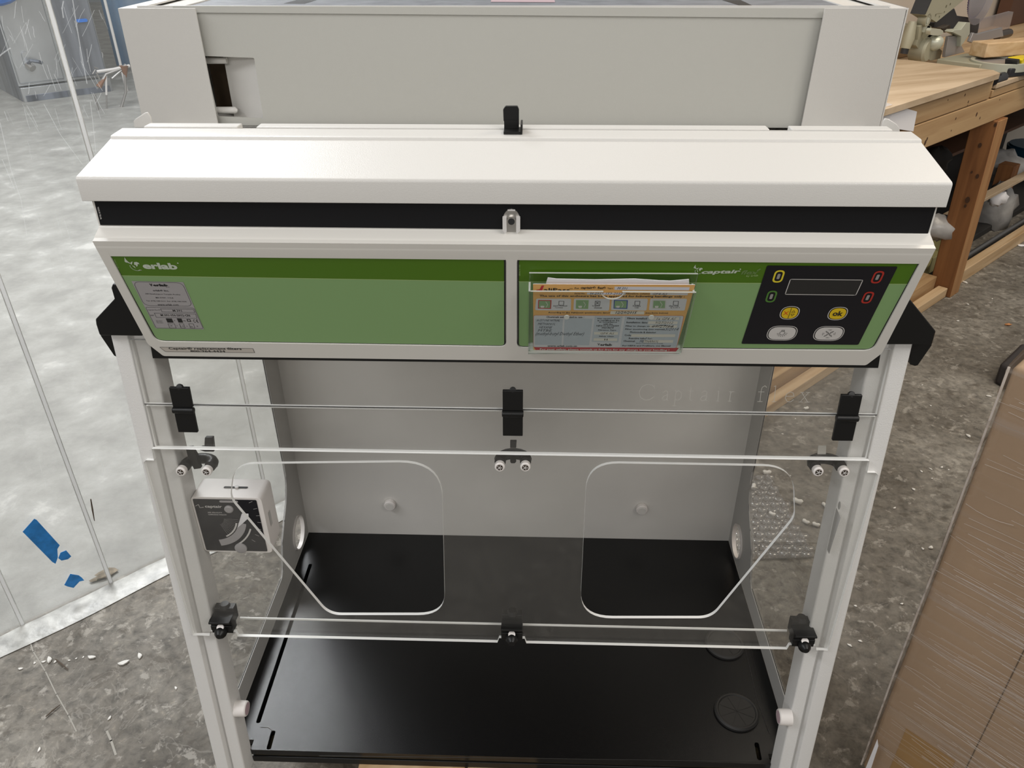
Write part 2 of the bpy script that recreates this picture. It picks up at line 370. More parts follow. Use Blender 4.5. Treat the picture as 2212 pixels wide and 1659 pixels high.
def parent_loc(p):
    return V(p.location) if p.parent is None else V((0, 0, 0))
def thing(name, loc, label, cat, group=None):
    o = bpy.data.objects.new(name, None); C.objects.link(o); o.location = loc; o.empty_display_size = .05
    o['label'] = label; o['category'] = cat
    if group: o['group'] = group
    return o
def tag(o, label, cat, group=None, kind=None):
    o['label'] = label; o['category'] = cat
    if group: o['group'] = group
    if kind: o['kind'] = kind
    return o
def struct(o, label=None):
    o['kind'] = 'structure'
    if label: o['label'] = label
    return o
XY = PL((0, 0, 0), (1, 0, 0), (0, 1, 0))

# ================================================================ the room
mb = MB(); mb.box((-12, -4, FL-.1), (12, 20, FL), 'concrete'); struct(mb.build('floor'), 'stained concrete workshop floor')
mb = MB(); mb.box((1.35, .66, 0), (7, .76, 3.1), 'wallm', RM); struct(mb.build('wall_right'), 'beige painted wall behind the workbench')
mb = MB(); mb.box((-8, 15.2, 0), (9, 15.3, 3.1), 'walld', RM); struct(mb.build('wall_back'), 'grey wall far beyond the plastic strip curtain')

# ================================================================ the fume hood
hood = thing('fume_hood', (0, -.27, FL+.13), 'white benchtop fume hood with green front panels and clear acrylic sash, on a pallet', 'fume hood')
CX = .0056
FO = V((CX, -.560, .8925)); FEY = V((0, .056*-1, .1645)).normalized()
FP = PL(FO, (1, 0, 0), FEY)                      # the leaning fascia plane
SP = PL((0, -.499, .718), (1, 0, 0), (0, .0868, .9962))  # plane of the post fronts / sash
XL = PL((-.424, 0, 0), (0, -1, 0), (0, 0, 1))      # inner face of left post (normal +x)... ex=-y
XR = PL((.424, 0, 0), (0, 1, 0), (0, 0, 1))
YP = lambda y: PL((0, y, 0), (1, 0, 0), (0, 0, 1))   # vertical plane facing the camera

# work surface
mb = MB()
def slot(px, r=.004): return rnd([XY.px(*p) for p in px], r)
# grooves of the left and right are let into the top as holes
def band(pl, pts, w):
    l, r = [], []
    for i, p in enumerate(pts):
        a = V(pts[max(i-1, 0)]); b = V(pts[min(i+1, len(pts)-1)]); d = (b-a).normalized(); q = V((-d.y, d.x))*w/2; p = V(p)
        l.append(tuple(p+q)); r.append(tuple(p-q))
    return l+r[::-1]
g1 = [XY.px(671, 1218), XY.px(557, 1562)]
g2 = [XY.px(591, 1578), XY.px(580, 1619)]
cpt = [XY.px(563, 1571), XY.px(580, 1572), XY.px(589, 1580)]
tl = [(-.4235, 0), (-.4235, -.52), (-.4235, -.536), (.4235, -.536), (.4235, 0)]
outer = [(-.4618, -.0005), (-.4618, -.506), (-.4235, -.507), (-.4235, -.525), (.4235, -.525), (.4235, -.507), (.4618, -.506), (.4618, -.0005)]
h1 = rnd(band(XY, g1, .0075), .0035); h2 = rnd(band(XY, g2, .0075), .0035)
g3 = [XY.px(1634, 1604), XY.px(1641, 1642)]; h3 = rnd(band(XY, g3, .0075), .0035)
mb.region(XY, [outer, h1, h2, h3], -.012, 0, 'blacktray', 'blacktray')
mb.box((-.42, -.523, -.016), (.42, -.003, -.0122), 'groove')
ws = mb.build('work_surface', hood, label='black worktop with routed grooves')
mb = MB(); mb.line(XY, cpt, .0006, .0004, 'groove'); mb.line(XY, [XY.px(1606, 1385), XY.px(1636, 1515), XY.px(1662, 1585)], .0011, .0005, 'rubberc')
mb.line(XY, [XY.px(1618, 1385), XY.px(1647, 1510)], .0008, .0005, 'rubberc'); mb.line(XY, [XY.px(690, 1633), XY.px(1130, 1638), XY.px(1640, 1646)], .0008, .0004, 'rubberc')
mb.build('edge_score', ws)
for px, r, nm in (((1592, 1535), .0375, 1), ((1566, 1388), .036, 2)):
    c = atz(*px, .006); mb = MB(); seg = 40; q = (c.x, c.y)
    prof = [(r, 0), (r, .004), (r-.003, .0065), (r-.0055, .0065), (r-.007, .0045), (.0004, .0045)]
    vv = [(q[0]+a*math.cos(2*math.pi*k/seg), q[1]+a*math.sin(2*math.pi*k/seg), z) for a, z in prof for k in range(seg)]
    ff = [(i*seg+k, i*seg+(k+1) % seg, (i+1)*seg+(k+1) % seg, (i+1)*seg+k) for i in range(len(prof)-1) for k in range(seg)]
    mb.add(vv, ff, 'rubberc')
    for k in range(8):
        an = k*math.pi/4+.35; mb.seg(XY, (q[0]+.001*math.cos(an), q[1]+.001*math.sin(an)), (q[0]+(r-.009)*math.cos(an), q[1]+(r-.009)*math.sin(an)), .0006, .0049, 'ink')
    mb.build('cable_grommet', ws, label='black rubber cable grommet with radial slits')

# base frame under the worktop
mb = MB(); mb.box((-.4625, -.505, -.03), (.4625, .012, -.0165), 'black'); mb.box((-.4232, -.526, -.03), (.4232, -.5045, -.0165), 'black'); mb.build('base_frame', hood, bevel=.001)

# back panel
mb = MB(); mb.region(YP(0), [[(-.462, -.01), (.462, -.01), (.462, .76), (-.462, .76)]], -.003, 0, 'panelgrey')
bp_ = mb.build('back_panel', hood)
for px in ((843, 1088), (1386, 1097)):
    c = aty(*px, -.001); mb = MB(); mb.tube([c, c+V((0, -.008, 0)), c+V((0, -.010, 0))], [.0125, .0125, .0105], 'nylon', 24)
    mb.tube([c+V((0, -.0101, 0)), c+V((0, -.0106, 0))], [.0085, .008], 'panelgrey', 24); mb.build('round_cap', bp_, label='round white cap')

# side frames with clear windows
for sd in (-1, 1):
    X = .462*sd; pl = PL((X, 0, 0), (0, -sd*-1*-1, 0) if False else (0, (-1 if sd < 0 else 1), 0), (0, 0, 1))
    fy = (lambda y: -y) if sd < 0 else (lambda y: y)     # plane x coordinate of a world y; normal points into the hood
    pl.n = V((-sd, 0, 0))
    outer = [(fy(0), 0), (fy(-.5), 0), (fy(-.47), .76), (fy(0), .76)]
    hole = circ((fy(-.060), .053), .036, 36, .037)
    rear = [(-.066, .735), (-.066, .24), (-.068, .20), (-.085, .165), (-.118, .135), (-.148, .105), (-.163, .075), (-.170, .058)]
    win = [(fy(y), z) for y, z in rear]+[(fy(-.18), .045), (fy(-.472), .045), (fy(-.455), .735)]
    win = rnd(win, [.0, .02, .03, .03, .03, .03, .02, .02, .012, .01, .01], 4)
    mb = MB(); mb.region(pl, [outer, win, hole], -.003, 0, 'sidegrey')
    sf = mb.build('side_frame', hood, label='grey side frame with round cable port')
    mb = MB(); vv = [];
    for k, (a, b) in enumerate(hole):
        c0 = V((fy(-.060), .053)); d = V((a, b))-c0
        for r_, h_ in ((1.0, .0005), (1.0, .004), (.93, .004), (.93, -.004)): vv.append(pl.P(*(c0+d*r_), h_))
    n = len(hole); mb.add(vv, [(i*4+j, ((i+1) % n)*4+j, ((i+1) % n)*4+j+1, i*4+j+1) for i in range(n) for j in range(3)], 'nylon'); mb.build('port_trim', sf, label='white trim ring')
    mb = MB(); win2 = [(a*1.0, b) for a, b in win]
    mb.region(pl, [win2], -.0025, -.0008, 'acrs', 'edge'); mb.build('side_window', sf, label='clear side window')
    # bright cut edge of the window opening
    mb = MB(); k0 = 0
    mb.line(pl, [p for p in win if p[1] < .72], .0024, .0006, 'edge'); mb.build('window_edge', sf)

# front posts: folded channel with a recessed inner band and a return flange
def yf(z): return -.499-.0871*(.718-z)
for sd in (-1, 1):
    mb = MB()
    prof = [(.467, .055), (.467, 0), (.447, 0), (.4450, .011), (.4425, .011), (.441, .005), (.4345, .0065), (.424, .0065), (.424, .040), (.4255, .040), (.4255, .0125), (.4655, .0125), (.4655, .055)]
    prof = rnd(prof, [0, .0025, .0015, .001, .001, .001, 0, .003, .0, 0, 0, 0, 0], 3)
    z0, z1 = -.03, .757
    vv = [V((sd*x, yf(z)+d, z)) for z in (z0, z1) for x, d in prof]; n = len(prof)
    ff = [(i, (i+1) % n, (i+1) % n+n, i+n) for i in range(n)]; mb.add(vv, ff, 'post')
    po = mb.build('post', hood, sharp=40, label='white painted front post')
    # chamfered foot of the return flange hides the tray's end: nylon knob on the inner face
    pl = XL if sd < 0 else XR
    kp = (509, 1530) if sd < 0 else (1708, 1549)
    c = atx(*kp, sd*.4245); mb = MB(); mb.tube([c, c+V((-sd*.017, 0, 0)), c+V((-sd*.0185, 0, 0))], [.0125, .0118, .0105], 'nylon', 24)
    mb.tube([c+V((-sd*.0186, 0, 0)), c+V((-sd*.0188, 0, 0))], [.0095, .0085], 'pink', 20); mb.build('stop_knob', po, label='white nylon knob')
    if sd > 0:
        mb = MB(); mb.region(pl, [[pl.px(u, w, .0006) for u, w in ((1803, 1089), (1816, 1118), (1791, 1197), (1781, 1174))]], None, .0006, 'sidegrey')
        mb.region(pl, [circ(pl.px(1813, 1092, .0006), .004, 14, .006)], None, .0006, 'sidegrey'); mb.build('latch_slot', po)

# black brackets over the post tops
for sd, pts, fin in ((-1, [(243, 614), (240, 622), (247, 646), (206, 690), (207, 700), (214, 722), (217, 725), (306, 726), (345, 700), (330, 620)], [(214, 715), (217, 725), (246, 768), (252, 771), (262, 771), (262, 700)]),
                     (1, [(1967, 648), (2022, 716), (2014, 744), (1914, 744), (1880, 720), (1900, 640)], [(2014, 735), (2013, 746), (1983, 789), (1976, 791), (1966, 788), (1966, 720)])):
    y0 = -.506; pf = YP(y0); mb = MB(); mb.region(pf, [pf.L(pts)], -.035, 0, 'black')
    br = mb.build('corner_bracket', hood, bevel=.0012, label='black moulded corner bracket')
    pf = YP(-.492); mb = MB(); mb.region(pf, [pf.L(fin)], -.05, 0, 'black'); mb.build('bracket_fin', br, bevel=.001)

# ---- upper console: body, black strip, hinged cover
def fpt(t, h=0): q = FP.P(0, t, h); return (q.y, q.z)
prof = [(-.5405, .932), (-.5405, .901)] + [(-.5405-.0195, .893)] + [fpt(-.1645, 0)[0:2]] + [(-.49, .733), (-.25, .733), (-.25, .932)]
prof = rnd(prof, [0, .004, .010, .0, 0, 0, 0], 6)
TB = FP.px(1105, 779)[1]; TG = FP.px(318, 743)[1]
XF = .422
# body shell built as front plate (with chamfered corners) + lip + carcass
front = [(-XF, 0), (-XF, TG), (-.411, TB), (.411, TB), (XF, TG), (XF, 0)]
front = rnd(front, [0, .012, .004, .004, .012, 0], 5)
mb = MB()
GLo = rnd(FP.L([(231, 541), (1093.5, 553), (1093.5, 749.5), (335.5, 738)]), [.006, .008, .008, .012], 6)
GRo = rnd(FP.L([(1116.5, 554.5), (1992, 560), (1886, 758), (1116.5, 751)]), [.008, .008, .012, .008], 6)
mb.region(FP, [front, GLo, GRo], -.006, 0, 'shell')
lip = rnd([(-.5405, .932), (-.5405, .901), (-.5605, .8925), fpt(-.02, -.0002), fpt(-.02, -.012), (-.53, .889), (-.52, .932)], [0, .004, .010, 0, 0, 0, 0], 6)
mb.ext([p for p in lip], CX-XF, CX+XF, 'shell')
mb.box((CX-XF+.003, -.50, .745), (CX+XF-.003, -.25, .93), 'shell')
mb.ext([fpt(-.015, -.006), fpt(-.155, -.006), (-.49, .745), (-.49, .89)], CX-XF+.0005, CX+XF-.0005, 'shell')
body = mb.build('console_body', hood, label='white console housing with leaning front')
mb = MB(); mb.box((CX-.4105, -.503, .7245), (CX+.4105, -.25, .733), 'black')
pk = YP(-.5035); mb.region(pk, [pk.L([(325, 745), (330, 774), (1106, 784), (1897, 795), (1903, 760), (1903, 745)])], -.004, 0, 'black')
mb.build('console_underside', hood, label='black console underside')
# black strip
pS = YP(-.5415); mb = MB(); mb.region(pS, [[pS.px(202.5, 430), pS.px(217, 486), pS.px(2004.5, 504), pS.px(2022, 445), pS.px(1106, 435)]], -.0008, .0003, 'blackmatte')
strip = mb.build('black_strip', body)
mb = MB()
for k, st in enumerate(['MADE BY ERLAB']):
    a = pS.px(210, 448, .0006); b = pS.px(217, 474, .0006); mb.text(pS, st, a, b, (a[0]+.0017, a[1]+.0006), .0006, 'keyw')
mb.build('lettering', strip)
# key lock
KL = (1105, 476); kc = V(pS.px(*KL)); pc = V(pS.P(kc.x, kc.y, 0)); mb = MB()
mb.region(pS, [circ(kc, .0088, 28, .0125)], .0, .002, 'chrome')
for s_ in (-1, 1):
    mb.region(pS, [[(kc.x+s_*.0088, kc.y+.005), (kc.x+s_*.0088, kc.y-.009), (kc.x+s_*.0062, kc.y-.0115), (kc.x+s_*.0048, kc.y-.0105), (kc.x+s_*.0048, kc.y+.005)][::s_]], .002, .006, 'keyw')
mb.region(pS, [[(kc.x-.0037, kc.y+.011), (kc.x+.0037, kc.y+.011), (kc.x+.0037, kc.y+.0122), (kc.x-.0037, kc.y+.0122)]], .002, .004, 'keyw')
mb.region(pS, [circ(kc+V((0, .001)), .0046, 20)], .002, .0052, 'chrome'); mb.region(pS, [circ(kc+V((0, .0005)), .0034, 16)], .0052, .0054, 'ink')
mb.build('key_lock', body, label='small chrome key lock')

# hinged cover
c0 = CX-.4275; c1 = CX+.4265
prof = [(-.548, .930), (-.548, .954), (-.4640, .9712), (-.4630, .9736), (-.4600, .9742), (-.4335, .9755), (-.4335, .9700), (-.459, .9685), (-.5445, .9505), (-.5445, .930)]
prof = rnd(prof, [.001, .004, .001, .0015, .002, .001, 0, 0, .002, 0], 5)
mb = MB(); mb.ext(prof, c0, c1, 'white')
for xx in (c0, c1-.0015): mb.ext([(-.5440, .930), (-.5440, .9505), (-.459, .9685), (-.4335, .970), (-.4335, .930)], xx, xx+.0015, 'white')
cover = mb.build('hinged_cover', hood, label='white hinged top cover', sharp=28)
# raised rear rail behind the cover
mb = MB()
for pa, pb in (((313, 272), (515, 272)), ((556, 276), (1660, 283)), ((1708, 283), (1925, 283))):
    a = aty(*pa, -.428); b = aty(*pb, -.428); mb.box((a.x, -.432, .960), (b.x, -.415, .9768), 'white')
mb.build('rear_rail', hood, bevel=.0012)
# hinge ears
for pts in ([(290, 276), (288, 262), (292, 257), (312, 244), (319, 243), (325, 252), (329, 276)], [(1903, 288), (1908, 262), (1912, 256), (1920, 257), (1937, 268), (1943, 276), (1945, 290)]):
    pl = YP(-.405); mb = MB(); mb.region(pl, [pl.L(pts)], -.0025, 0, 'white'); mb.build('hinge_ear', hood, bevel=.0008)
# black latch on the cover
pl = YP(-.434); mb = MB(); a = pl.L([(1088, 262), (1087, 236), (1092, 229), (1118, 229), (1121, 236), (1121, 262)])
mb.region(pl, [rnd(a, .0015, 3)], -.003, .002, 'black')
q = aty(1089, 262, -.436); r = aty(1129, 262, -.436)
mb.box((q.x, -.452, .9745), (r.x, -.430, .9775), 'black'); mb.box((q.x, -.437, .9775), (r.x-.004, -.432, q.z+.001), 'black'); mb.box((r.x-.002, -.452, .9775), (r.x, -.430, .985), 'black')
mb.build('cover_latch', hood, label='black latch hook on the cover', bevel=.0008)

# ---- green membrane panels
dx = 0
def GP(px_loop, rs, h): return rnd(FP.L(px_loop, h), rs, 6)
hb = -.0016
def green_panel(name, loop, rs, split, label):
    mb = MB(); L = GP(loop, rs, hb)
    # black rim, then the two greens cut by the dividing line
    mb.region(FP, [L], -.004, hb, 'ink')
    cx_ = sum(p[0] for p in L)/len(L); cy_ = sum(p[1] for p in L)/len(L)
    ins = []
    n = len(L)
    def inset(L, d):
        out = []; n = len(L); ar = sum(L[i-1][0]*L[i][1]-L[i][0]*L[i-1][1] for i in range(n)); sg = 1 if ar > 0 else -1
        for i in range(n):
            a = V(L[i-1]); b = V(L[i]); c = V(L[(i+1) % n]); e = ((b-a).normalized()+(c-b).normalized())
            e = e.normalized() if e.length > 1e-9 else (c-b).normalized(); out.append(tuple(b+V((-e.y, e.x))*d*sg))
        return out
    I = inset(L, .0013)
    t0 = FP.px(*split[0], hb); t1 = FP.px(*split[1], hb)
    def tline(x): return t0[1]+(t1[1]-t0[1])*(x-t0[0])/(t1[0]-t0[0])
    def clip(poly, upper):
        out = []; n = len(poly)
        for i in range(n):
            a, b = V(poly[i-1]), V(poly[i]); fa, fb = a.y-tline(a.x), b.y-tline(b.x)
            if not upper: fa, fb = -fa, -fb
            if (fa > 0) != (fb > 0): out.append(tuple(a+(b-a)*(fa/(fa-fb))))
            if fb > 0: out.append(tuple(b))
        return out
    up, lo = clip(I, True), clip(I, False)
    mb.region(FP, [up], None, hb+.0002, 'gdark'); mb.region(FP, [lo], None, hb+.0002, 'glight')
    xs = [p[0] for p in lo if abs(p[1]-tline(p[0])) < 1e-5]
    mb.seg(FP, (min(xs), tline(min(xs))), (max(xs), tline(max(xs))), .0008, hb+.0003, 'gline')
    return mb.build(name, hood, label=label)
gl = green_panel('blank_panel', [(233, 544), (1091.5, 555.5), (1091.5, 747.5), (338, 736)], [.004, .006, .006, .010], ((260, 595), (1091, 608)), 'left green panel with the maker logo')
gr = green_panel('control_panel', [(1118.5, 557), (1989, 563), (1884, 755.5), (1118.5, 749)], [.006, .006, .010, .006], ((1119, 608), (1959, 613.5)), 'right green control panel with black keypad')

def emblem(mb, pl, x0, y0, s, h, m):
    """bird over a part globe, drawn in a local pixel-like grid; s = size of one unit"""
    vp = (1106, 2300)
    def T(pts): return [pl.px(x0+(a+b*(x0-vp[0])/(vp[1]-y0)*-1*-1)*s if False else x0+a*s-(b*s)*(vp[0]-x0)/(vp[1]-y0)*-1*-1*0 + (b*s)*((x0-vp[0])/(vp[1]-y0)), y0-b*s, h) for a, b in pts]
    mb.region(pl, [T([(0, 13), (1.6, 17), (3, 20), (3.6, 16), (5.5, 12.5), (8, 10.5), (6.5, 9.8), (3.5, 11.5), (1.5, 11.5)])], None, h, m)      # wing
    mb.region(pl, [T([(7.2, 9.5), (9, 12), (12.5, 13.2), (11, 11.2), (9.8, 9.4), (8.8, 8)])], None, h, m)
    mb.region(pl, [T([(12.5, 8), (14, 12), (18, 12.6), (21, 11), (21, 8.6), (18.6, 9.4), (17.6, 7.2), (15.6, 5), (14.6, 5.6), (15, 7.4)])], None, h, m)
    mb.region(pl, [T([(8.6, 7.6), (11.8, 5.4), (12.4, 2.4), (11, 3.6), (9.6, 5.4)])], None, h, m)
    arc = [(14+9*math.cos(t), 5.4+6.6*math.sin(t)) for t in [math.radians(a) for a in range(165, 300, 12)]]
    mb.line(pl, T(arc), .0006, h, m)
    mb.region(pl, [T([(13, -1.4), (16, -1), (21, -.6), (17, .4)])], None, h, m)

HP = hb+.0005
mb = MB(); emblem(mb, FP, 278, 583, 1.38, HP, 'logo'); mb.build('emblem', gl, label='pale bird and globe emblem'); mb = MB()
mb.tpx(FP, 'erlab', 311, 581, 385, 582.5, 14, HP, 'logo', bold=.042, res=4); mb.region(FP, [circ(FP.px(384, 568.5, HP), .0008, 10)], None, HP, 'logo'); mb.build('logo', gl, label='pale maker logo'); mb = MB()
mb.text(FP, 'SERIAL N 1102', FP.px(246, 561, HP), FP.px(255, 580, HP), FP.px(248, 560, HP), HP, 'gline')
mb.build('tiny_print', gl)
# silver data label
def Z3(X, Y): return (150+X/3.626, 480+Y/3.626)
def Zs(X, Y): return (270+X/9.217, 540+Y/9.217)
mb = MB()
mb.region(FP, [rnd(FP.L([Zs(125, 618), Zs(1160, 640), Zs(1575, 1582), Zs(610, 1560)], HP), .0008, 3)], None, HP, 'sticker')
H2 = HP+.0002
mb.outline(FP, rnd(FP.L([Zs(160, 632), Zs(1140, 655), Zs(1345, 1122), Zs(385, 1105)], H2), .007, 6), .00035, H2, 'ink')
mb.outline(FP, rnd(FP.L([Zs(408, 1138), Zs(1375, 1160), Zs(1558, 1566), Zs(618, 1552)], H2), .002, 4), .00035, H2, 'ink')
def Tz(mb, st, X0, Y0, X1, Y1, ht, Zf, k, m='ink', bold=.0, shear=0, h=H2, res=1):
    a, b = Zf(X0, Y0), Zf(X1, Y1); mb.tpx(FP, st, a[0], a[1], b[0], b[1], ht/k, h, m, bold, shear, res)
k = 9.217
Tz(mb, 'erlab', 560, 724, 865, 728, 50, Zs, k, bold=.06); Tz(mb, 'v', 500, 722, 560, 724, 52, Zs, k, bold=.03); Tz(mb, 'group', 820, 748, 890, 749, 14, Zs, k)
Tz(mb, 'erlab\u00ae Inc.', 560, 822, 880, 828, 34, Zs, k, bold=.02)
Tz(mb, '388 Newburyport Turnpike Rowley', 412, 888, 1108, 905, 26, Zs, k, bold=.01)
Tz(mb, 'MA 01969 - U.S.A', 618, 962, 968, 968, 26, Zs, k, bold=.01)
Tz(mb, 'Tel: (978) 948-2216  Fax: (978) 948-3354', 432, 1028, 1228, 1045, 26, Zs, k, bold=.01)
Tz(mb, 'www.erlab.com', 655, 1106, 1070, 1108, 34, Zs, k, bold=.01)
Tz(mb, 'Captair flex M', 462, 1208, 700, 1212, 26, Zs, k); Tz(mb, 'M 391', 958, 1228, 1135, 1230, 40, Zs, k, bold=.01)
mb.outline(FP, FP.L([Zs(705, 1172), Zs(1362, 1185), Zs(1388, 1245), Zs(738, 1232)], H2), .00035, H2, 'ink')
Tz(mb, 'REF', 515, 1312, 580, 1313, 22, Zs, k); Tz(mb, 'M 391-156-2012-CN', 718, 1318, 1300, 1328, 42, Zs, k, bold=.02)
mb.outline(FP, FP.L([Zs(582, 1258), Zs(1402, 1275), Zs(1435, 1360), Zs(625, 1342)], H2), .00035, H2, 'ink')
for X, wd in ((810, 120), (1030, 92)):
    mb.region(FP, [FP.L([Zs(X, 1362), Zs(X+wd, 1366), Zs(X+wd+36, 1446), Zs(X+36, 1444)], H2)], None, H2, 'ink')
for X, wd in ((855, 130), (1078, 88), (1268, 92)):
    mb.outline(FP, FP.L([Zs(X, 1468), Zs(X+wd, 1472), Zs(X+wd+32, 1556), Zs(X+36, 1552)], H2), .00035, H2, 'ink')
mb.outline(FP, FP.L([Zs(1235, 1382), Zs(1290, 1384), Zs(1310, 1424), Zs(1250, 1422)], H2), .0009, H2, 'ink')
Tz(mb, 'C \u20ac', 1370, 1448, 1472, 1452, 70, Zs, k, bold=.01)
for st, X, Y, wd in (('24', 905, 1522, 40), ('1.5', 1115, 1532, 60), ('50', 1310, 1540, 40), ('V', 1035, 1525, 18), ('A', 1232, 1530, 18), ('W', 1430, 1532, 30), ('V', 985, 1418, 18), ('Hz', 1170, 1422, 40)):
    Tz(mb, st, X, Y, X+wd, Y, 26, Zs, k)
for Y in (1400, 1422, 1444): Tz(mb, 'Made in France', 620+(Y-1400)*.4, Y+14, 745+(Y-1400)*.4, Y+16, 15, Zs, k)
mb.build('data_label', gl, label='silver data label with black print')
# captair flex logo on the right panel
def Zl(X, Y): return (1480+X/12.289, 560+Y/12.289)
kl = 12.289
mb = MB(); emblem(mb, FP, 1495.5, 590.5, .95, HP, 'logo'); mb.build('emblem', gr, label='pale bird and globe emblem'); mb = MB()
Tz(mb, 'captair', 420, 418, 1440, 400, 122, Zl, kl, 'logo', bold=.035, h=HP, shear=.35, res=4)
mb.build('logo', gr, label='pale bold product name'); mb = MB()
Tz(mb, 'flex', 1480, 405, 1930, 408, 118, Zl, kl, 'logo2', bold=.03, h=HP, shear=.35, res=4); Tz(mb, 'by erlab', 1615, 482, 1925, 468, 62, Zl, kl, 'gline', h=HP, res=2)
mb.region(FP, [circ(FP.px(*Zl(1465, 265), HP), .0008, 10)], None, HP, 'logo'); mb.seg(FP, FP.px(*Zl(1920, 300), HP), FP.px(*Zl(1990, 262), HP), .0018, HP, 'logo2'); mb.build('logo', gr, label='outlined product suffix'); mb = MB()
mb.text(FP, 'SERIAL N 1102', FP.px(1124, 596, HP), FP.px(1124, 572, HP), FP.px(1121, 596, HP), HP, 'gline')
mb.build('tiny_print', gr)
# keypad
def Zk(X, Y): return (1480+X/3.568, 500+Y/3.568)
kk = 3.568
HK = hb+.0006
mb = MB(); mb.region(FP, [rnd(FP.L([Zk(632, 262), Zk(1640, 270), Zk(1335, 874), Zk(433, 866)], HK), .002, 4)], None, HK, 'kpad'); pad = mb.build('keypad', gr, label='black keypad with display')
HK2 = HK+.0003
mb = MB(); D = rnd(FP.L([Zk(812, 368), Zk(1370, 374), Zk(1315, 491), Zk(770, 484)], HK2), .0015, 4)
mb.region(FP, [D], None, HK2, 'lcd'); mb.outline(FP, D, .0008, HK2+.0001, 'keyw'); mb.build('display', gr, label='blank display with white outline')
for X, Y, m in ((720, 347, 'ledy'), (664, 502, 'ledg'), (1483, 353, 'ledr'), (1407, 510, 'ledr')):
    c = V(FP.px(*Zk(X, Y), HK2)); mb = MB()
    def pill(a, b): return rnd([(c.x-a, c.y-b), (c.x+a, c.y-b), (c.x+a, c.y+b), (c.x-a, c.y+b)], a*.98, 6)
    mb.region(FP, [pill(.0052, .0085), pill(.0034, .0065)], None, HK2, m)
    mb.region(FP, [rnd([(c.x-.0015, c.y-.0036), (c.x+.0015, c.y-.0036), (c.x+.0015, c.y+.0036), (c.x-.0015, c.y+.0036)], .0012, 4)], None, HK2, 'lens'); mb.build('indicator', gr)
def button(X, Y, a, b, m, kind):
    c = V(FP.px(*Zk(X, Y), HK2)); mb = MB()
    L = lambda q: rnd([(c.x-a-q, c.y-b-q), (c.x+a+q, c.y-b-q), (c.x+a+q, c.y+b+q), (c.x-a-q, c.y+b+q)], min(a, b)*.98+q, 7)
    mb.region(FP, [L(.0012), L(.0004)], None, HK2, 'keyw'); mb.region(FP, [L(-.0006)], None, HK2+.0002, m)
    h = HK2+.0005
    def ln(pts, w=.0005, mm='ink'): mb.line(FP, [(c.x+x, c.y+y) for x, y in pts], w, h, mm)
    if kind == 'ok': mb.text(FP, 'ok', (c.x-.0052, c.y-.0032), (c.x+.0055, c.y-.0032), (c.x-.0052, c.y+.0042), h, 'ink', .03, 0, 4)
    if kind == 'x':
        ln([(0, -b+.001), (0, b-.001)]); ln([(-.0062, -.0026), (-.0018, .0026)], .0007, 'redx'); ln([(-.0062, .0026), (-.0018, -.0026)], .0007, 'redx')
        for s_ in (1, -1): ln([(.0016, s_*.0012), (.0052, s_*.0012), (.0034, s_*.0042), (.0016, s_*.0012)], .0004)
    if kind == 'bulb':
        ln([(x, y+.0006) for x, y in circ((0, 0), .0028, 16)]+[(.0028, .0006)], .0004)
        ln([(-.0014, .0030), (-.0014, .0052), (.0014, .0052), (.0014, .0030)], .0004); ln([(-.0014, .0040), (.0014, .0040)], .0003)
        for an in range(190, 360, 24):
            t = math.radians(an); ln([(.0040*math.cos(t), .0006+.0040*math.sin(t)), (.0058*math.cos(t), .0006+.0058*math.sin(t))], .0004)
    if kind == 'fan':
        for q in range(4):
            t0 = math.radians(90*q+25)
            for e in (0, .55): ln([(r*math.cos(t0+e*(1-abs(r-.003)/.003)*.7+r*60), r*math.sin(t0+e*(1-abs(r-.003)/.003)*.7+r*60)) for r in (.0004, .0016, .003, .0045, .006)], .0004)
            ln([(.0068*math.cos(t0+u), .0068*math.sin(t0+u)) for u in (.9, 1.1, 1.3, 1.5)], .0003); ln([(.0055*math.cos(t0+u), .0055*math.sin(t0+u)) for u in (.9, 1.1, 1.3)], .0003)
    mb.build('button', gr, label={'ok': 'yellow ok button', 'x': 'yellow button with red cross and arrows', 'bulb': 'pale lamp button', 'fan': 'pale fan button'}[kind])
button(806, 628, .0090, .0088, 'yellow', 'x'); button(1176, 633, .0090, .0088, 'yellow', 'ok')
button(747, 784, .0152, .0105, 'keyw', 'bulb'); button(1107, 787, .0152, .0105, 'keyw', 'fan')
# filter reorder sticker under the left panel
mb = MB(); h = .0003
mb.region(FP, [FP.L([(345, 750), (546, 753), (550, 762), (357, 759.5)], h)], None, h, 'beige'); mb.outline(FP, FP.L([(345, 750), (546, 753), (550, 762), (357, 759.5)], h+.0001), .0004, h+.0001, 'ink')
mb.tpx(FP, 'Captair\u00ae replacement filters', 366, 756.5, 523, 757.5, 6.5, h+.0002, 'ink', .015); mb.tpx(FP, '800-964-4434', 412, 760.5, 487, 761, 4, h+.0002, 'ink', .02)
mb.build('reorder_sticker', body, label='beige sticker with phone number')
# lifted scuffs of paint under the lock
mb = MB(); mb.region(FP, [[(0, 0)]+[(.001, .001)]+[(.002, 0)]], None, .0001, 'shell')

mb = MB(); mb.box((-.464, -.495, .7602), (.464, .0, .7632), 'sidegrey'); mb.box((-.464, -.249, .7635), (.464, -.231, .929), 'shell'); mb.build('chamber_ceiling', hood)
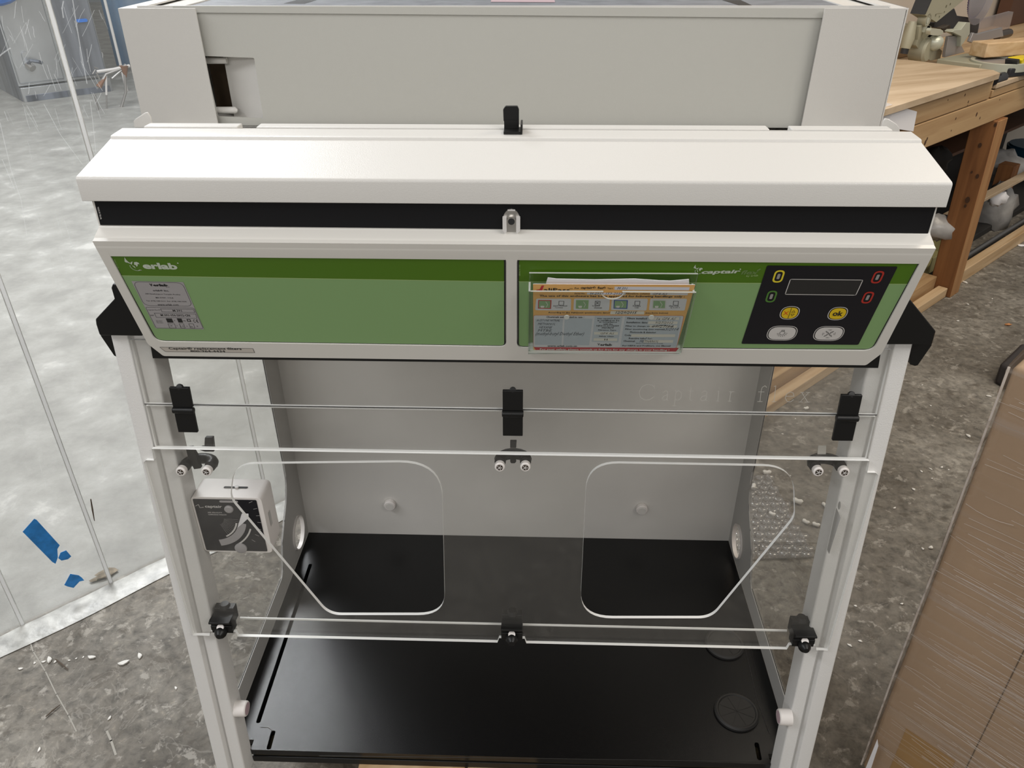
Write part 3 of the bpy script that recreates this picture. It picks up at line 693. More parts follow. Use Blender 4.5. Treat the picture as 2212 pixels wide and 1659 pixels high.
# ---- filter housing at the rear
HX0, HX1 = -.4955, .4855; HY = -.232; HZ = 1.0751
pf = YP(HY); mb = MB(); h0 = .93
for pts in ([(253, 13.5), (420, 11.5), (420+.198*330, 341), (253+.224*330, 343)], [(1782, 18.5), (1957, 24.5), (1957-.229*330, 354), (1782-.2*330, 348)]):
    L = pf.L(pts); L[0] = (L[0][0], HZ); L[1] = (L[1][0], HZ); mb.region(pf, [L], -.0025, 0, 'flange')
mb.box((HX0, HY+.0025, .764), (HX0+.002, .02, HZ), 'white'); mb.box((HX1-.002, HY+.0025, .764), (HX1, .02, HZ), 'white'); mb.box((HX0, HY+.001, .764), (HX0+.03, HY+.0024, h0), 'white'); mb.box((HX1-.03, HY+.001, .764), (HX1, HY+.0024, h0), 'white'); mb.box((HX0, .018, .76), (HX1, .02, HZ), 'white')
hs = mb.build('filter_housing', hood, label='white filter housing', bevel=.0004)
pc_ = YP(-.222); mb = MB()
hole = rnd(pc_.L([(440, 121), (549, 125), (569, 256), (470, 251)]), .002, 3)
x0 = pc_.px(425, 13)[0]-.03; x1 = pc_.px(1782, 20)[0]+.03
zt = pc_.px(421, 12.5)[1]; ztr = pc_.px(1785, 18)[1]; zf = pc_.px(430, 27)[1]; zfr = pc_.px(1780, 40)[1]
mb.region(pc_, [[(x0, .93), (x1, .93), (x1, zfr), (x0, zf)], hole], -.002, 0, 'plate')
mb.region(pc_, [[(x0, zf+.0004), (x1, zfr+.0004), (x1, ztr), (x0, zt)]], -.002, .0022, 'plate')
fpn = mb.build('front_cover_plate', hs, label='white recessed cover plate')
# hand recess behind the plate
hx0 = min(p[0] for p in hole); hx1 = max(p[0] for p in hole); hz0 = min(p[1] for p in hole); hz1 = max(p[1] for p in hole)
mb = MB(); mb.box((hx0-.02, -.160, hz0-.01), (hx1-.055, -.158, hz1+.01), 'cdark')
mb.box((hx1+.0, -.220, hz0-.01), (hx1+.002, -.205, hz1+.01), 'white')
r = [(hx1+.002, -.2195), (hx1-.004, -.214), (hx1-.050, -.196), (hx1-.055, -.158), (hx1-.051, -.158), (hx1-.046, -.193), (hx1+.0, -.211)]
vv = [V((x, y, z)) for z in (hz0-.01, hz1+.01) for x, y in r]; n = len(r); mb.add(vv, [(i, (i+1) % n, (i+1) % n+n, i+n) for i in range(n)], 'white')
mb.box((hx0-.02, -.220, hz0-.012), (hx1+.002, -.158, hz0-.003), 'white'); mb.box((hx0-.02, -.220, hz1+.001), (hx1+.002, -.158, hz1+.010), 'white')
mb.build('hand_recess', hs)
mb = MB(); a = aty(440, 238, -.213); b = aty(508, 238, -.213); mb.tube([a, b, b+V((.003, 0, -.001))], [.0045, .0045, .002], 'white', 12); mb.build('recess_rib', hs); mb = MB()
a = aty(440, 131, -.205); b = aty(490, 131, -.205); mb.tube([a, b], .004, 'white', 12); mb.build('recess_rib', hs)
# top rim and filter top
mb = MB()
mb.box((HX0, HY+.0026, HZ-.002), (HX0+.022, .02, HZ), 'white'); mb.box((HX1-.022, HY+.0026, HZ-.002), (HX1, .02, HZ), 'white')
mb.box((HX0+.022, HY+.02, HZ-.014), (HX0+.055, .02, HZ-.004), 'shell'); mb.box((HX1-.055, HY+.02, HZ-.014), (HX1-.022, .02, HZ-.004), 'shell')
mb.box((HX0+.02, -.222, HZ-.004), (HX1-.02, -.219, zt), 'white'); mb.build('top_rim', hs)
mb = MB(); mb.box((HX0+.055, -.215, HZ-.012), (HX1-.055, .018, HZ-.0055), 'filt')
mb.region(XY, [[tuple(atz(u, w, HZ-.0053)[:2]) for u, w in ((612, 7.5), (658, 8), (684, 0), (640, 0))]], None, HZ-.0053, 'ink')
mb.region(XY, [[tuple(atz(u, w, HZ-.0053)[:2]) for u, w in ((1606, 14.5), (1632, 15), (1600, 0), (1560, 0))]], None, HZ-.0053, 'ink')
mb.region(XY, [[tuple(atz(u, w, HZ-.005)[:2]) for u, w in ((1060, 4), (1199, 5), (1196, -12), (1064, -12))]], None, HZ-.005, 'pink')
mb.build('filter_top', hs, label='grey filter top')

# ---- acrylic sash
T = .005; ha, hb_ = -.001, -.006
XE = .4435
def pane(name, loops, label, h1=.0028, h0=-.0022):
    mb = MB(); mb.region(SP, loops, h0, h1, 'acr', 'edge'); return mb.build(name, hood, label=label)
t_h = SP.px(1105, 883)[1]; t_h2 = SP.px(1105, 887)[1]; t_c = SP.px(1105, 969)[1]; t_c2 = SP.px(1105, 978)[1]; t_b = SP.px(1105, 1383)[1]; t_e = SP.px(1893, 1021)[1]
up = pane('upper_pane', [[(-XE, t_h), (XE, t_h), (XE, .028), (-XE, .028)]], 'clear upper pane', .0022, -.0022)
mid = pane('middle_pane', [rnd([(-XE, t_c2+.0006), (XE, t_c2+.0006), (XE, t_h2), (-XE, t_h2)], .001, 3)], 'clear hinged middle pane', .0016, -.0020)
# lower sash with arm openings and notches
aL = rnd(SP.L([(508, 998), (955, 993), (962, 1323), (712, 1323), (500, 1072)]), [.045, .052, .040, .030, .028], 9)
aR = rnd(SP.L([(1268, 995), (1712, 1003), (1715, 1112), (1535, 1330), (1252, 1330)]), [.040, .052, .030, .030, .045], 9)
def notch(cx): return [(cx-.0205, t_b), (cx-.018, t_b+.0085), (cx+.018, t_b+.0085), (cx+.0205, t_b)]
xs_ = [SP.px(487, 1372)[0], SP.px(1106, 1380)[0], SP.px(1732, 1385)[0]]
bot = [(-.4505, t_b)] + [p for x in xs_ for p in notch(x)] + [(.4505, t_b)]
out = bot + [(.461, t_e), (.4575, t_e+.003), (.447, t_e+.003), (.4465, t_c2)]
# gently bowed top edge
for k in range(1, 10): out.append((.4465-.893*k/10, t_c2+.0045*math.sin(math.pi*k/10)*0+.0))
out += [(-.4465, t_c2), (-.447, t_e+.003), (-.4575, t_e+.003), (-.461, t_e)]
mb = MB(); mb.seg(SP, (-XE, t_h+.0004), (XE, t_h+.0004), .0011, .0026, 'ink'); mb.build('edge_shadow_line', up, label='thin painted edge shadow along the hinge line')  # flat dark line painted as the shadow along the pane edge
sash = pane('lower_sash', [out, aL, aR], 'clear lower sash with two arm openings', .0052, .0002)
# inward stiffening lip at the bottom
mb = MB(); xa = SP.px(508, 1359)[0]; xb = SP.px(1712, 1371)[0]
mb.box((xa, 0, 0), (xb, .020, .0022), 'acrs', lambda x, y, z: SP.P(x, t_b+.0085+z, -.0005-y)); 
mb.box((xa, .0200, 0), (xb, .0215, .0030), 'edge', lambda x, y, z: SP.P(x, t_b+.0085+z, -.0005-y)); mb.build('bottom_lip', sash)
# engraved lettering, thin serif strokes in a 10 x 10 cell per letter
GL = {'C': [[(8.5, 8.5), (7, 9.6), (4.5, 10), (1.8, 8.6), (.6, 5.2), (1.6, 1.8), (4.5, .2), (7, .6), (8.8, 2.4)], [(8.5, 10), (8.5, 7.4)]],
 'a': [[(2, 5.2), (4, 6.4), (6, 5.6), (6, .6), (7, .2)], [(6, 3.8), (2.6, 2.8), (1.6, 1.4), (3, .2), (5, .7), (6, 1.6)]],
 'p': [[(1.8, 6), (3, 6.4), (3, -3)], [(1.8, -3), (4.4, -3)], [(3, 5.2), (5, 6.4), (7.4, 4.8), (7.4, 1.8), (5, .2), (3, 1.2)]],
 't': [[(4, 8.6), (4, 1.2), (5, .2), (6.4, .8)], [(2.4, 6.2), (6.4, 6.2)]],
 'i': [[(3.4, 6), (4.6, 6.4), (4.6, .2)], [(3.2, .2), (6, .2)], [(4.5, 8.6), (4.7, 9)]],
 'r': [[(2.6, 6), (3.8, 6.4), (3.8, .2)], [(2.4, .2), (5.2, .2)], [(3.8, 4.6), (5, 6.2), (6.8, 6)]],
 'f': [[(7.6, 9), (6.4, 10), (4.6, 9), (4.2, 7), (4.2, .2)], [(2.6, .2), (5.8, .2)], [(2.4, 6.2), (6.4, 6.2)]],
 'l': [[(3.4, 9.6), (4.6, 10), (4.6, .2)], [(3.2, .2), (6, .2)]],
 'e': [[(1.8, 3.6), (7.4, 3.8), (6.6, 5.8), (4.4, 6.4), (2.2, 5), (1.6, 2.6), (3.2, .4), (5.4, .2), (7.4, 1.6)]],
 'x': [[(1.4, 6.2), (4, 6.2)], [(5.6, 6.2), (8.4, 6.2)], [(2.4, 6.2), (7.6, .2)], [(7.4, 6.2), (2.2, .2)], [(1.2, .2), (4, .2)], [(5.8, .2), (8.6, .2)]]}
mb = MB(); hh = .0026
cells = [('C', 1376, 1416), ('a', 1426, 1450), ('p', 1449, 1478), ('t', 1480, 1504), ('a', 1508, 1536), ('i', 1540, 1562), ('r', 1566, 1592), ('f', 1628, 1660), ('l', 1658, 1688), ('e', 1690, 1722), ('x', 1722, 1752)]
def base_y(x): return 865+(x-1376)*.012
for wi, (ch, xa_, xb_) in enumerate(cells):
    if wi in (0, 7): mb = MB()
    for st in GL[ch]:
        pts = []
        for a, b in st:
            x = xa_+(xb_-xa_)*a/10; y = base_y(x)-b*3.5; pts.append(SP.px(x+(b*3.5)*.12, y, hh))
        mb.line(SP, pts, .0007, hh, 'engr')
    if wi in (6, 10): mb.build('engraved_word', up, label='engraved letters')
# hinges
for px, tilt in (((401, 881), 0), ((1108, 888), 0), ((1826, 898), 0)):
    c = V(SP.px(*px)); mb = MB(); w2 = .0125; hh = .031; 
    w2 = .0122
    fr = lambda x, y, z: SP.P(c.x+x, c.y+z, .0055+y)
    mb.box((-w2, -.003, .004), (w2, .0015, hh), 'black', fr); mb.box((-w2, -.003, -hh), (w2, .0015, -.004), 'black', fr)
    mb.tube([fr(-w2-.0008, .001, 0), fr(w2+.0008, .001, 0)], .0042, 'black', 14)
    mb.tube([fr(0, -.004, hh-.002), fr(0, 0, hh+.0005)], .004, 'black', 14)
    mb.build('hinge', hood, bevel=.0008, label='black hinge')
# bent tube handles, screwed on from the front
for px0, px1 in (((395, 1013), (450, 1013)), ((1080, 1003), (1135, 1003)), ((1764, 1013), (1820, 1014))):
    a = SP.P(*SP.px(*px0), -.006); b = SP.P(*SP.px(*px1), -.006); hd = MB()
    n = 9; nn = -SP.n
    mid_ = (a+b)/2; ax = (b-a)/2
    pts = [a, a+nn*.006]
    for k in range(n+1):
        t = math.pi*(1-k/n); pts.append(mid_+ax*math.cos(t)*1.04+nn*(.006+.014*math.sin(t)))
    pts += [b+nn*.006, b]
    hd.tube(pts, .0072, 'black', 16); ho = hd.build('sash_handle', hood, label='black bent tube handle', sharp=50)
    for q in (a, b):
        q2 = q+SP.n*.0065; sc = MB(); sc.tube([q2, q2+SP.n*.006, q2+SP.n*.0072], [.0064, .0064, .0054], 'nylon', 18); sc.tube([q2+SP.n*.0073, q2+SP.n*.0076], [.0042, .0040], 'dkmetal', 12)
        for k in range(5):
            t = k*2*math.pi/5; sc.tube([q2+SP.n*.0079, q2+SP.n*.0079+(SP.ex*math.cos(t)+SP.ey*math.sin(t))*.0034], .0004, 'keyw', 5)
        sc.build('screw_cap', ho, label='white screw cap')
# small black magnets/clips behind the middle pane
for pts, dep in (([(1102, 953), (1116, 953), (1115, 968), (1102, 968)], .004), ([(442, 946), (459, 946), (462, 976), (443, 976), (431, 972), (433, 967), (441, 966)], .006), ([(401, 969), (414, 967), (425, 985), (428, 1000), (434, 1012), (419, 1014), (411, 998), (405, 985)], .006)):
    mb = MB(); mb.region(SP, [SP.L(pts, -.010)], -.010-dep, -.010, 'black'); mb.build('sash_catch', hood, bevel=.0006, label='small black sash catch')
mb = MB(); mb.region(SP, [SP.L([(1102, 988), (1115, 988), (1115, 998), (1112, 1001), (1104, 1001), (1102, 998)], -.020)], -.03, -.020, 'black'); mb.build('sash_catch', hood, bevel=.0006, label='small black sash catch')
mb = MB(); mb.region(SP, [SP.L([(1768, 963), (1785, 963), (1784, 981), (1766, 981)], -.004)], -.005, -.004, 'engr'); mb.build('clear_sticker', mid)
# bottom clamps
for cx, sk in ((xs_[0], .35), (xs_[1], 0), (xs_[2], -.3)):
    mb = MB(); fr = lambda x, y, z: SP.P(cx+x, t_b+.0085+z, y)
    mb.box((-.015, -.010, -.002), (.015, .006, .022), 'black', fr); mb.box((-.015, .006, .019), (.015, .012, .022), 'black', fr); mb.box((-.015, .006, .004), (.015, .0075, .012), 'black', fr)
    mb.box((-.0145, -.022, .006), (.0145, -.010, .029), 'black', fr)
    cl = mb.build('pane_clamp', hood, bevel=.0008, label='black pane clamp with knurled knob')
    mb = MB(); c = fr(0, .006, .004); mb.tube([c, c+SP.n*.007, c+SP.n*.010, c+SP.n*.014], [.0085, .0085, .0075, .004], 'black', 22)
    mb.tube([c+SP.ey*.0035, c+SP.n*.0045+SP.ey*.0085], [.0050, .0050], 'nylon', 12); mb.build('clamp_knob', cl)
    mb = MB(); c = fr(0, -.016, .027); mb.tube([c, c+SP.ey*.006], [.0085, .006], 'black', 16); mb.build('clamp_cap', cl)

# ---- airflow meter box on the left post
y0 = -.4985; pA = YP(y0)
F4 = pA.L([(403, 1073), (575, 1073), (590, 1191), (431, 1191)])
xA, xB = min(F4[0][0], F4[3][0])+.003, F4[2][0]-.006
zA = F4[0][1]; zB = F4[3][1]
xA, xB = -.4235, pA.px(570, 1120)[0]+.002
mb = MB(); loop = rnd([(xA, zB), (xB, zB), (xB, zA), (xA, zA)], .007, 5)
mb.region(pA, [loop], -.040, 0, 'nylon'); am = mb.build('airflow_meter', hood, bevel=.002, label='white airflow meter box with black dial face')
ux = lambda X: xA+.003+(xB-xA-.006)*X; uz = lambda Y: zA-.003-(zA-zB-.006)*Y
mb = MB(); h = .0006
mb.region(pA, [rnd([(ux(0), uz(1)), (ux(.96), uz(1)), (ux(.96), uz(0)), (ux(0), uz(0))], .002, 3)], None, h, 'kpad'); fc = mb.build('dial_face', am, label='black dial face')
# dial marks, traced on the face in 0..1 coordinates
def q(X, Y): return (ux(X), uz(Y))
mb = MB(); h = .001
mb.text(pA, 'captair', q(.16, .17), q(.42, .17), q(.16, .11), h, 'keyw', .02, 0, 2); mb.text(pA, 'AIR VELOCITY', q(.18, .26), q(.40, .26), q(.18, .235), h, 'keyw'); mb.text(pA, 'COMPLIANCE WINDOW', q(.18, .30), q(.46, .30), q(.18, .275), h, 'keyw')
mb.line(pA, [q(.02, .13), q(.07, .10), q(.08, .16), q(.14, .15)], .0006, h, 'keyw')
for k in range(11):
    t = math.radians(-68+k*6.5); mb.seg(pA, q(.28+.12*math.cos(t), .36-.12*math.sin(t)), q(.28+.34*math.cos(t), .36-.34*math.sin(t)), .00014, h, 'keyw')
mb.build('dial_print', am, label='white dial print'); mb = MB()
for k in range(7):
    t = math.radians(-40+k*11); mb.seg(pA, q(.25+.66*math.cos(t), .34-.66*math.sin(t)), q(.25+.72*math.cos(t), .34-.72*math.sin(t)), .0004, h, 'keyw')
mb.build('dial_print', am, label='white dial print')
def arcband(cx, cy, r0, r1, a0, a1, n=14):
    A = [math.radians(a0+(a1-a0)*k/n) for k in range(n+1)]
    return [q(cx+r1*math.cos(a), cy-r1*math.sin(a)) for a in A]+[q(cx+r0*math.cos(a), cy-r0*math.sin(a)) for a in A[::-1]]
mb = MB(); mb.region(pA, [arcband(.18, .34, .44, .56, -82, -12)], None, .0013, 'sticker'); mb.region(pA, [arcband(.18, .34, .40, .425, -62, -14)], None, .0013, 'keyw'); mb.region(pA, [arcband(.20, .34, .60, .625, -60, -20)], None, .0013, 'keyw')
mb.region(pA, [[q(.70, .25), q(.80, .25), q(.79, .33), q(.70, .42), q(.58, .53), q(.66, .34)]], None, .0016, 'paper'); mb.build('dial_scale', am)
for X, Y, a in ((.52, .17, .006), (.56, .93, .0085)):
    mb = MB(); c = pA.P(*q(X, Y), .001); mb.tube([c, c+V((0, -.002, 0)), c+V((0, -.003, 0))], [a, a, a*.75], 'sticker', 20); mb.build('dial_button', am, label='grey button')
mb = MB(); mb.region(pA, [rnd([q(.40, .055), q(.68, .055), q(.68, .015), q(.40, .015)], .002, 3)], None, .001, 'sticker'); mb.build('window_slot', am)
mb = MB(); zt_ = zA+.0005; mb.region(PL((0, 0, zt_), (1, 0, 0), (0, 1, 0)), [rnd([(-.385, -.4795), (-.352, -.4795), (-.352, -.4755), (-.385, -.4755)], .0018, 3)], None, 0, 'ink')
c = V((-.367, -.4775, zt_)); mb.tube([c, c+V((0, 0, .002))], .0028, 'keyw', 12); mb.build('slide_slot', am)
mb = MB(); pr_ = PL((xB+.0004, 0, 0), (0, 1, 0), (0, 0, 1)); pr_.n = V((1, 0, 0)); mb.region(pr_, [[(y0+.012, zB+.038), (y0+.019, zB+.038), (y0+.019, zB+.062), (y0+.012, zB+.062)]], None, 0, 'sidegrey'); mb.build('side_vent', am)

# ---- clear document pocket with permit card
def Zc(X, Y): return (1130+X/5.82, 580+Y/5.82)
kc_ = 5.82
mb = MB(); h = .0008
back = FP.L([(1143, 590.5), (1508, 592.5), (1469, 762), (1141, 765)], h+.002); mb.region(FP, [back], h, h+.002, 'acrp', 'edge2')
hf_ = .0165
fr1 = FP.L([Zc(70, 178), Zc(75, 292), Zc(1000, 298), Zc(1245, 300), Zc(2178, 308), Zc(1978, 1062), Zc(65, 1055)][1:], hf_)
th = circ(FP.px(*Zc(1128, 296), hf_), .0118, 16, .0105, math.pi, 2*math.pi)
f_ = FP.L([Zc(75, 292), Zc(1010, 297)], hf_)+th[0:]+FP.L([Zc(1248, 299), Zc(2178, 306), Zc(1990, 1062), Zc(65, 1055)], hf_)
mb.region(FP, [f_], hf_-.002, hf_, 'acrp', 'edge2')
b0 = FP.px(*Zc(65, 1055), hf_); b1 = FP.px(*Zc(1990, 1062), hf_); t0_ = FP.px(*Zc(75, 292), hf_); t1_ = FP.px(*Zc(2178, 306), hf_)
for xa_ in (b0[0], b1[0]-.002):
    mb.box((xa_, min(b0[1], b1[1]), h+.002), (xa_+.002, t0_[1], hf_-.002), 'acrp', lambda x, y, z: FP.P(x, y, z))
    mb.box((xa_, t0_[1], h+.002), (xa_+.002, t0_[1]+.001, hf_), 'edge2', lambda x, y, z: FP.P(x, y, z))
mb.box((b0[0], b0[1]-.001, h), (b1[0], b0[1], hf_), 'edge2', lambda x, y, z: FP.P(x, y, z))
for X in (548, 1612):
    c = V(FP.px(*Zc(X, 608), hf_)); mb.region(FP, [circ(c, .003, 12)], hf_, hf_+.001, 'edge2')
mb.build('document_pocket', hood, label='clear acrylic document pocket')
HC = .0125
card = MB(); L = lambda pts: FP.L([Zc(*p) for p in pts], HC)
card.region(FP, [rnd(L([(125, 196), (2165, 205), (1912, 1056), (128, 1048)]), [.0008, .0008, .006, .006], 5)], HC-.0006, HC, 'card', 'paper')
def cr(pts, m, r=0, dh=.0001): card.region(FP, [rnd(FP.L([Zc(*p) for p in pts], HC+dh), r, 4) if r else FP.L([Zc(*p) for p in pts], HC+dh)], None, HC+dh, m)
def ct(st, X0, Y0, X1, Y1, ht, m='ink', bold=.0, shear=0, dh=.0004, res=1): Tz(card, st, X0, Y0, X1, Y1, ht, Zc, kc_, m, bold, shear, HC+dh, res)
cr([(135, 988), (1960, 998), (1912, 1054), (170, 1048)], 'cred', .0008)
cr([(132, 590), (2022, 596), (1928, 1000), (128, 990)], 'cgrey', .0025); card.outline(FP, rnd(FP.L([Zc(132, 588), Zc(2022, 594), Zc(1928, 1000), Zc(128, 990)], HC+.0002), .0025, 4), .0003, HC+.0002, 'cred')
for i, (a, b, c, d) in enumerate(((165, 605, 600, 150), (640, 1092, 1080, 632), (1115, 1570, 1550, 1105), (1600, 2062, 2030, 1582))):
    cr([(a, 378), (b, 380), (c, 530), (d, 524)], 'cgrey', .0018)
for a, m2, w2 in ((190, 'cred', 168), (665, 'glight', 160), (1140, 'cblu2', 178), (1628, 'sidegrey', 172)):
    cr([(a, 396), (a+w2, 398), (a+w2-8, 508), (a-4, 504)], m2, 0, .0002); cr([(a+12, 406), (a+w2-14, 408), (a+w2-20, 498), (a+6, 494)], 'cgreen', 0, .0003)
    cr([(a+26, 470), (a+78, 470), (a+70, 494), (a+34, 494)], 'keyw', .0006, .0004); card.line(FP, [FP.px(*Zc(a+95, 418), HC+.0004), FP.px(*Zc(a+120, 455), HC+.0004), FP.px(*Zc(a+100, 488), HC+.0004)], .0005, HC+.0004, 'keyw')
for a in (450, 905, 1405, 1890): card.outline(FP, FP.L([Zc(a+2, 410), Zc(a+64, 412), Zc(a+58, 462), Zc(a-2, 460)], HC+.0003), .0005, HC+.0003, 'ink')
card.line(FP, [FP.px(*Zc(918, 420), HC+.0004), FP.px(*Zc(950, 448), HC+.0004)], .0006, HC+.0004, 'ink'); card.line(FP, [FP.px(*Zc(952, 420), HC+.0004), FP.px(*Zc(916, 448), HC+.0004)], .0006, HC+.0004, 'ink')
cr([(1150, 228), (2095, 236), (2085, 276), (1148, 268)], 'cgrey'); cr([(805, 304), (1290, 306), (1286, 332), (802, 328)], 'cgrey'); cr([(1600, 306), (2075, 310), (2066, 336), (1596, 332)], 'cgrey')
cr([(1100, 536), (1524, 538), (1520, 578), (1096, 576)], 'cwhite')
cr([(152, 636), (500, 638), (482, 962), (150, 958)], 'cblue', 0, .0002); cr([(524, 620), (872, 632), (830, 966), (504, 962)], 'cblue', 0, .0002)
cr([(902, 600), (1250, 604), (1195, 930), (862, 922)], 'cblue', 0, .0002)
cr([(893, 798), (1194, 800), (1190, 834), (890, 830)], 'cwhite', 0, .0003); cr([(888, 876), (1184, 878), (1180, 912), (885, 908)], 'cwhite', 0, .0003)
cr([(1282, 602), (1985, 606), (1925, 985), (1222, 980)], 'cblue', 0, .0002)
for (x, y, w_) in ((1610, 612, 355), (1575, 664, 370), (1590, 712, 350), (1360, 826, 555), (1520, 898, 370)): cr([(x, y), (x+w_, y+2), (x+w_-8, y+36), (x-6, y+34)], 'cwhite', 0, .0003)
# print
cr([(165, 268), (210, 262), (232, 216), (264, 214), (236, 282), (170, 284)], 'cred', 0, .0003)
ct('aliPass', 258, 290, 586, 292, 44, 'ink', .02); ct('TM', 580, 262, 620, 263, 14)
ct('For', 648, 258, 706, 258, 20, bold=.03); ct('captair\u00ae', 720, 264, 915, 264, 38, bold=.03); ct('flex\u00ae', 935, 258, 1040, 260, 32, bold=.03); ct('Type', 1058, 262, 1128, 262, 20, bold=.02)
ct('M 391', 1188, 264, 1306, 266, 30, 'inkgrey', 0, .3)
ct('Serial No.', 645, 324, 782, 324, 18, bold=.02); ct('H 2911 153-2012', 845, 328, 1250, 330, 28, 'inkgrey', 0, .3); ct('Filtration column', 1290, 326, 1592, 328, 20, bold=.02); ct('GF4.AS', 1625, 332, 1810, 334, 24, 'inkgrey', 0, .3)
ct('The use of this enclosure has been approved for following handlings only :', 205, 362, 2028, 372, 30, bold=.03)
for a, s1, s2 in ((380, 'Liquid Chemicals', '+ powders'), (870, 'Liquid', 'chemicals'), (1378, 'Powders', 'only'), (1830, 'Clean room', 'up to ISO 5')):
    w_ = 8.5*len(s1)+40; ct(s1, a, 480, a+w_, 481, 18, bold=.02); ct(s2, a+20, 502, a+20+9*len(s2)+20, 503, 16, bold=.02)
ct('According to the ValiQuest questionnaire dated', 315, 568, 1084, 572, 24, bold=.02); ct('12/29/2015', 1165, 570, 1425, 572, 34, 'ink', .01, .3); ct('(see form below)', 1535, 572, 1822, 574, 22, bold=.02)
ct('Chemicals authorized to use :', 290, 622, 765, 624, 24, bold=.02)
for i, (st, x0_, x1_, y_, hh_) in enumerate((('ACETONE NITRIAL', 172, 465, 664, 26), ('METHANOL', 190, 408, 710, 28), ('HEXANE', 205, 362, 754, 30), ('MTBE', 190, 358, 792, 28), ('(methyl-butyl Diethyl Ether)', 158, 762, 852, 54))): ct(st, x0_, y_, x1_, y_+2, hh_, 'inkgrey', 0, .3)
ct('www.erlab.com.cn', 305, 984, 676, 986, 20, bold=.03)
for i, st in enumerate(('This captair\u00ae flex\u00ae', 'is certified to be', 'in compliance', 'with the', 'NFX15-211/2009', 'standard')):
    w_ = (295, 275, 225, 120, 285, 150)[i]; cx_ = 1075-i*3; ct(st, cx_-w_/2, 640+i*22.5, cx_+w_/2, 641+i*22.5, 18, bold=.03)
ct('Filtration Type:', 942, 786, 1172, 788, 20, bold=.02); ct('GF4 AS', 968, 826, 1142, 828, 22, 'inkgrey', 0, .2); ct('Safety Class:', 952, 864, 1142, 866, 20, bold=.02); ct('II', 1020, 904, 1060, 905, 22, 'inkgrey')
ct('erlab', 962, 972, 1120, 974, 28, bold=.05); ct('v', 932, 968, 964, 970, 30)
for st, x0_, x1_, y_ in (('Filters installed:', 1308, 1560, 638), ('Installation date:', 1298, 1565, 688), ('Filter to change on:', 1288, 1600, 736), ('Filter monitoring (see manual)', 1282, 1780, 776), ('Photocode & detector', 1342, 1670, 812), ('Code:', 1272, 1360, 848), ('Reactive tube* for:', 1328, 1622, 888), ('Chemical:', 1258, 1408, 922), ('*Please read instructions carefully', 1415, 1760, 948), ('For HEPA and Prefilters, see Manual', 1246, 1850, 984)):
    ct(st, x0_, y_, x1_, y_+3, 12 if st[0] == '*' else 22, bold=.025)
for st, x0_, x1_, y_, hh_ in (('1x GF4 AS', 1680, 1915, 648, 32), ('9/27/2012', 1660, 1885, 694, 28), ('09/27/14', 1620, 1885, 744, 34), ('5/2014', 1790, 1950, 780, 38), ('METHANOL', 1468, 1702, 930, 30)): ct(st, x0_, y_, x1_, y_+2, hh_, 'inkgrey', 0, .3)
card.line(FP, [FP.px(*Zc(1615, 730), HC+.0006), FP.px(*Zc(1760, 716), HC+.0006), FP.px(*Zc(1890, 732), HC+.0006)], .0007, HC+.0006, 'ink')
ct('For your safety, please consult us for free for any change in your handling !', 210, 1030, 1835, 1042, 28, 'keyw', .03)
co = card.build('permit_card', label='orange printed permit card with red footer, standing in the clear pocket'); tag(co, 'orange printed permit card with red footer, standing in the clear document pocket', 'card')
# folded papers behind the card
mb = MB(); HPp = .0095; top = [FP.px(*Zc(X, Y), HPp) for X, Y in ((290, 180), (310, 118), (420, 132), (900, 142), (1400, 132), (1700, 152), (1850, 158), (2085, 138), (2088, 190))]
bt = [FP.px(*Zc(2000, 600), HPp), FP.px(*Zc(280, 600), HPp)]
mb.region(FP, [top[::-1]+bt[::-1]], HPp-.0008, HPp, 'paper'); tag(mb.build('paper_sheets'), 'white folded papers tucked behind the orange card in the pocket', 'paper')

# ================================================================ pallet under the hood
pal = thing('wooden_pallet', (0, -.27, FL), 'rough wooden pallet carrying the white fume hood', 'pallet')
xs0 = -.41
for k in range(5):
    x0 = xs0+k*.18; mb = MB(); mb.box((x0, -.497, -.050), (x0+.10, -.01, -.0305), 'pine'); mb.build('deck_board', pal)
for y in (-.38, -.22, -.04):
    mb = MB(); mb.box((-.41, y-.02, FL+.018), (.41, y+.02, -.0505), 'pine'); mb.build('stringer', pal)
mb = MB(); mb.box((-.41, -.38, FL), (.41, -.28, FL+.0175), 'pine'); mb.build('bottom_board', pal)
pal2 = atz(1004, 1654, -.03)
for k, (u0, u1) in enumerate(((776, 1005), (1011, 1160))):
    a = atz(u0, 1653, -.035); b = atz(u1, 1657, -.035); mb = MB(); mb.box((a.x, -.575, -.0505), (b.x, -.502, -.0305), 'pine2'); mb.build('front_board', pal, bevel=.002)

fl = bpy.data.objects['floor']
FXY = PL((0, 0, FL), (1, 0, 0), (0, 1, 0)); mb = MB(); pts = [(62, 1378), (72, 1408), (98, 1450), (122, 1500), (148, 1545), (165, 1580)]
mb.line(FXY, [tuple(atz(u, w, FL)[:2]) for u, w in pts], .0022, .0005, 'scratchf'); mb.build('crack_line', fl, label='pale crack in the concrete')
mb = MB(); mb.line(FXY, [tuple(atz(u, w, FL)[:2]) for u, w in [(231, 1580), (240, 1600), (250, 1630)]], .004, .0005, 'scratchf'); mb.build('crack_line', fl, label='pale gouge in the concrete')
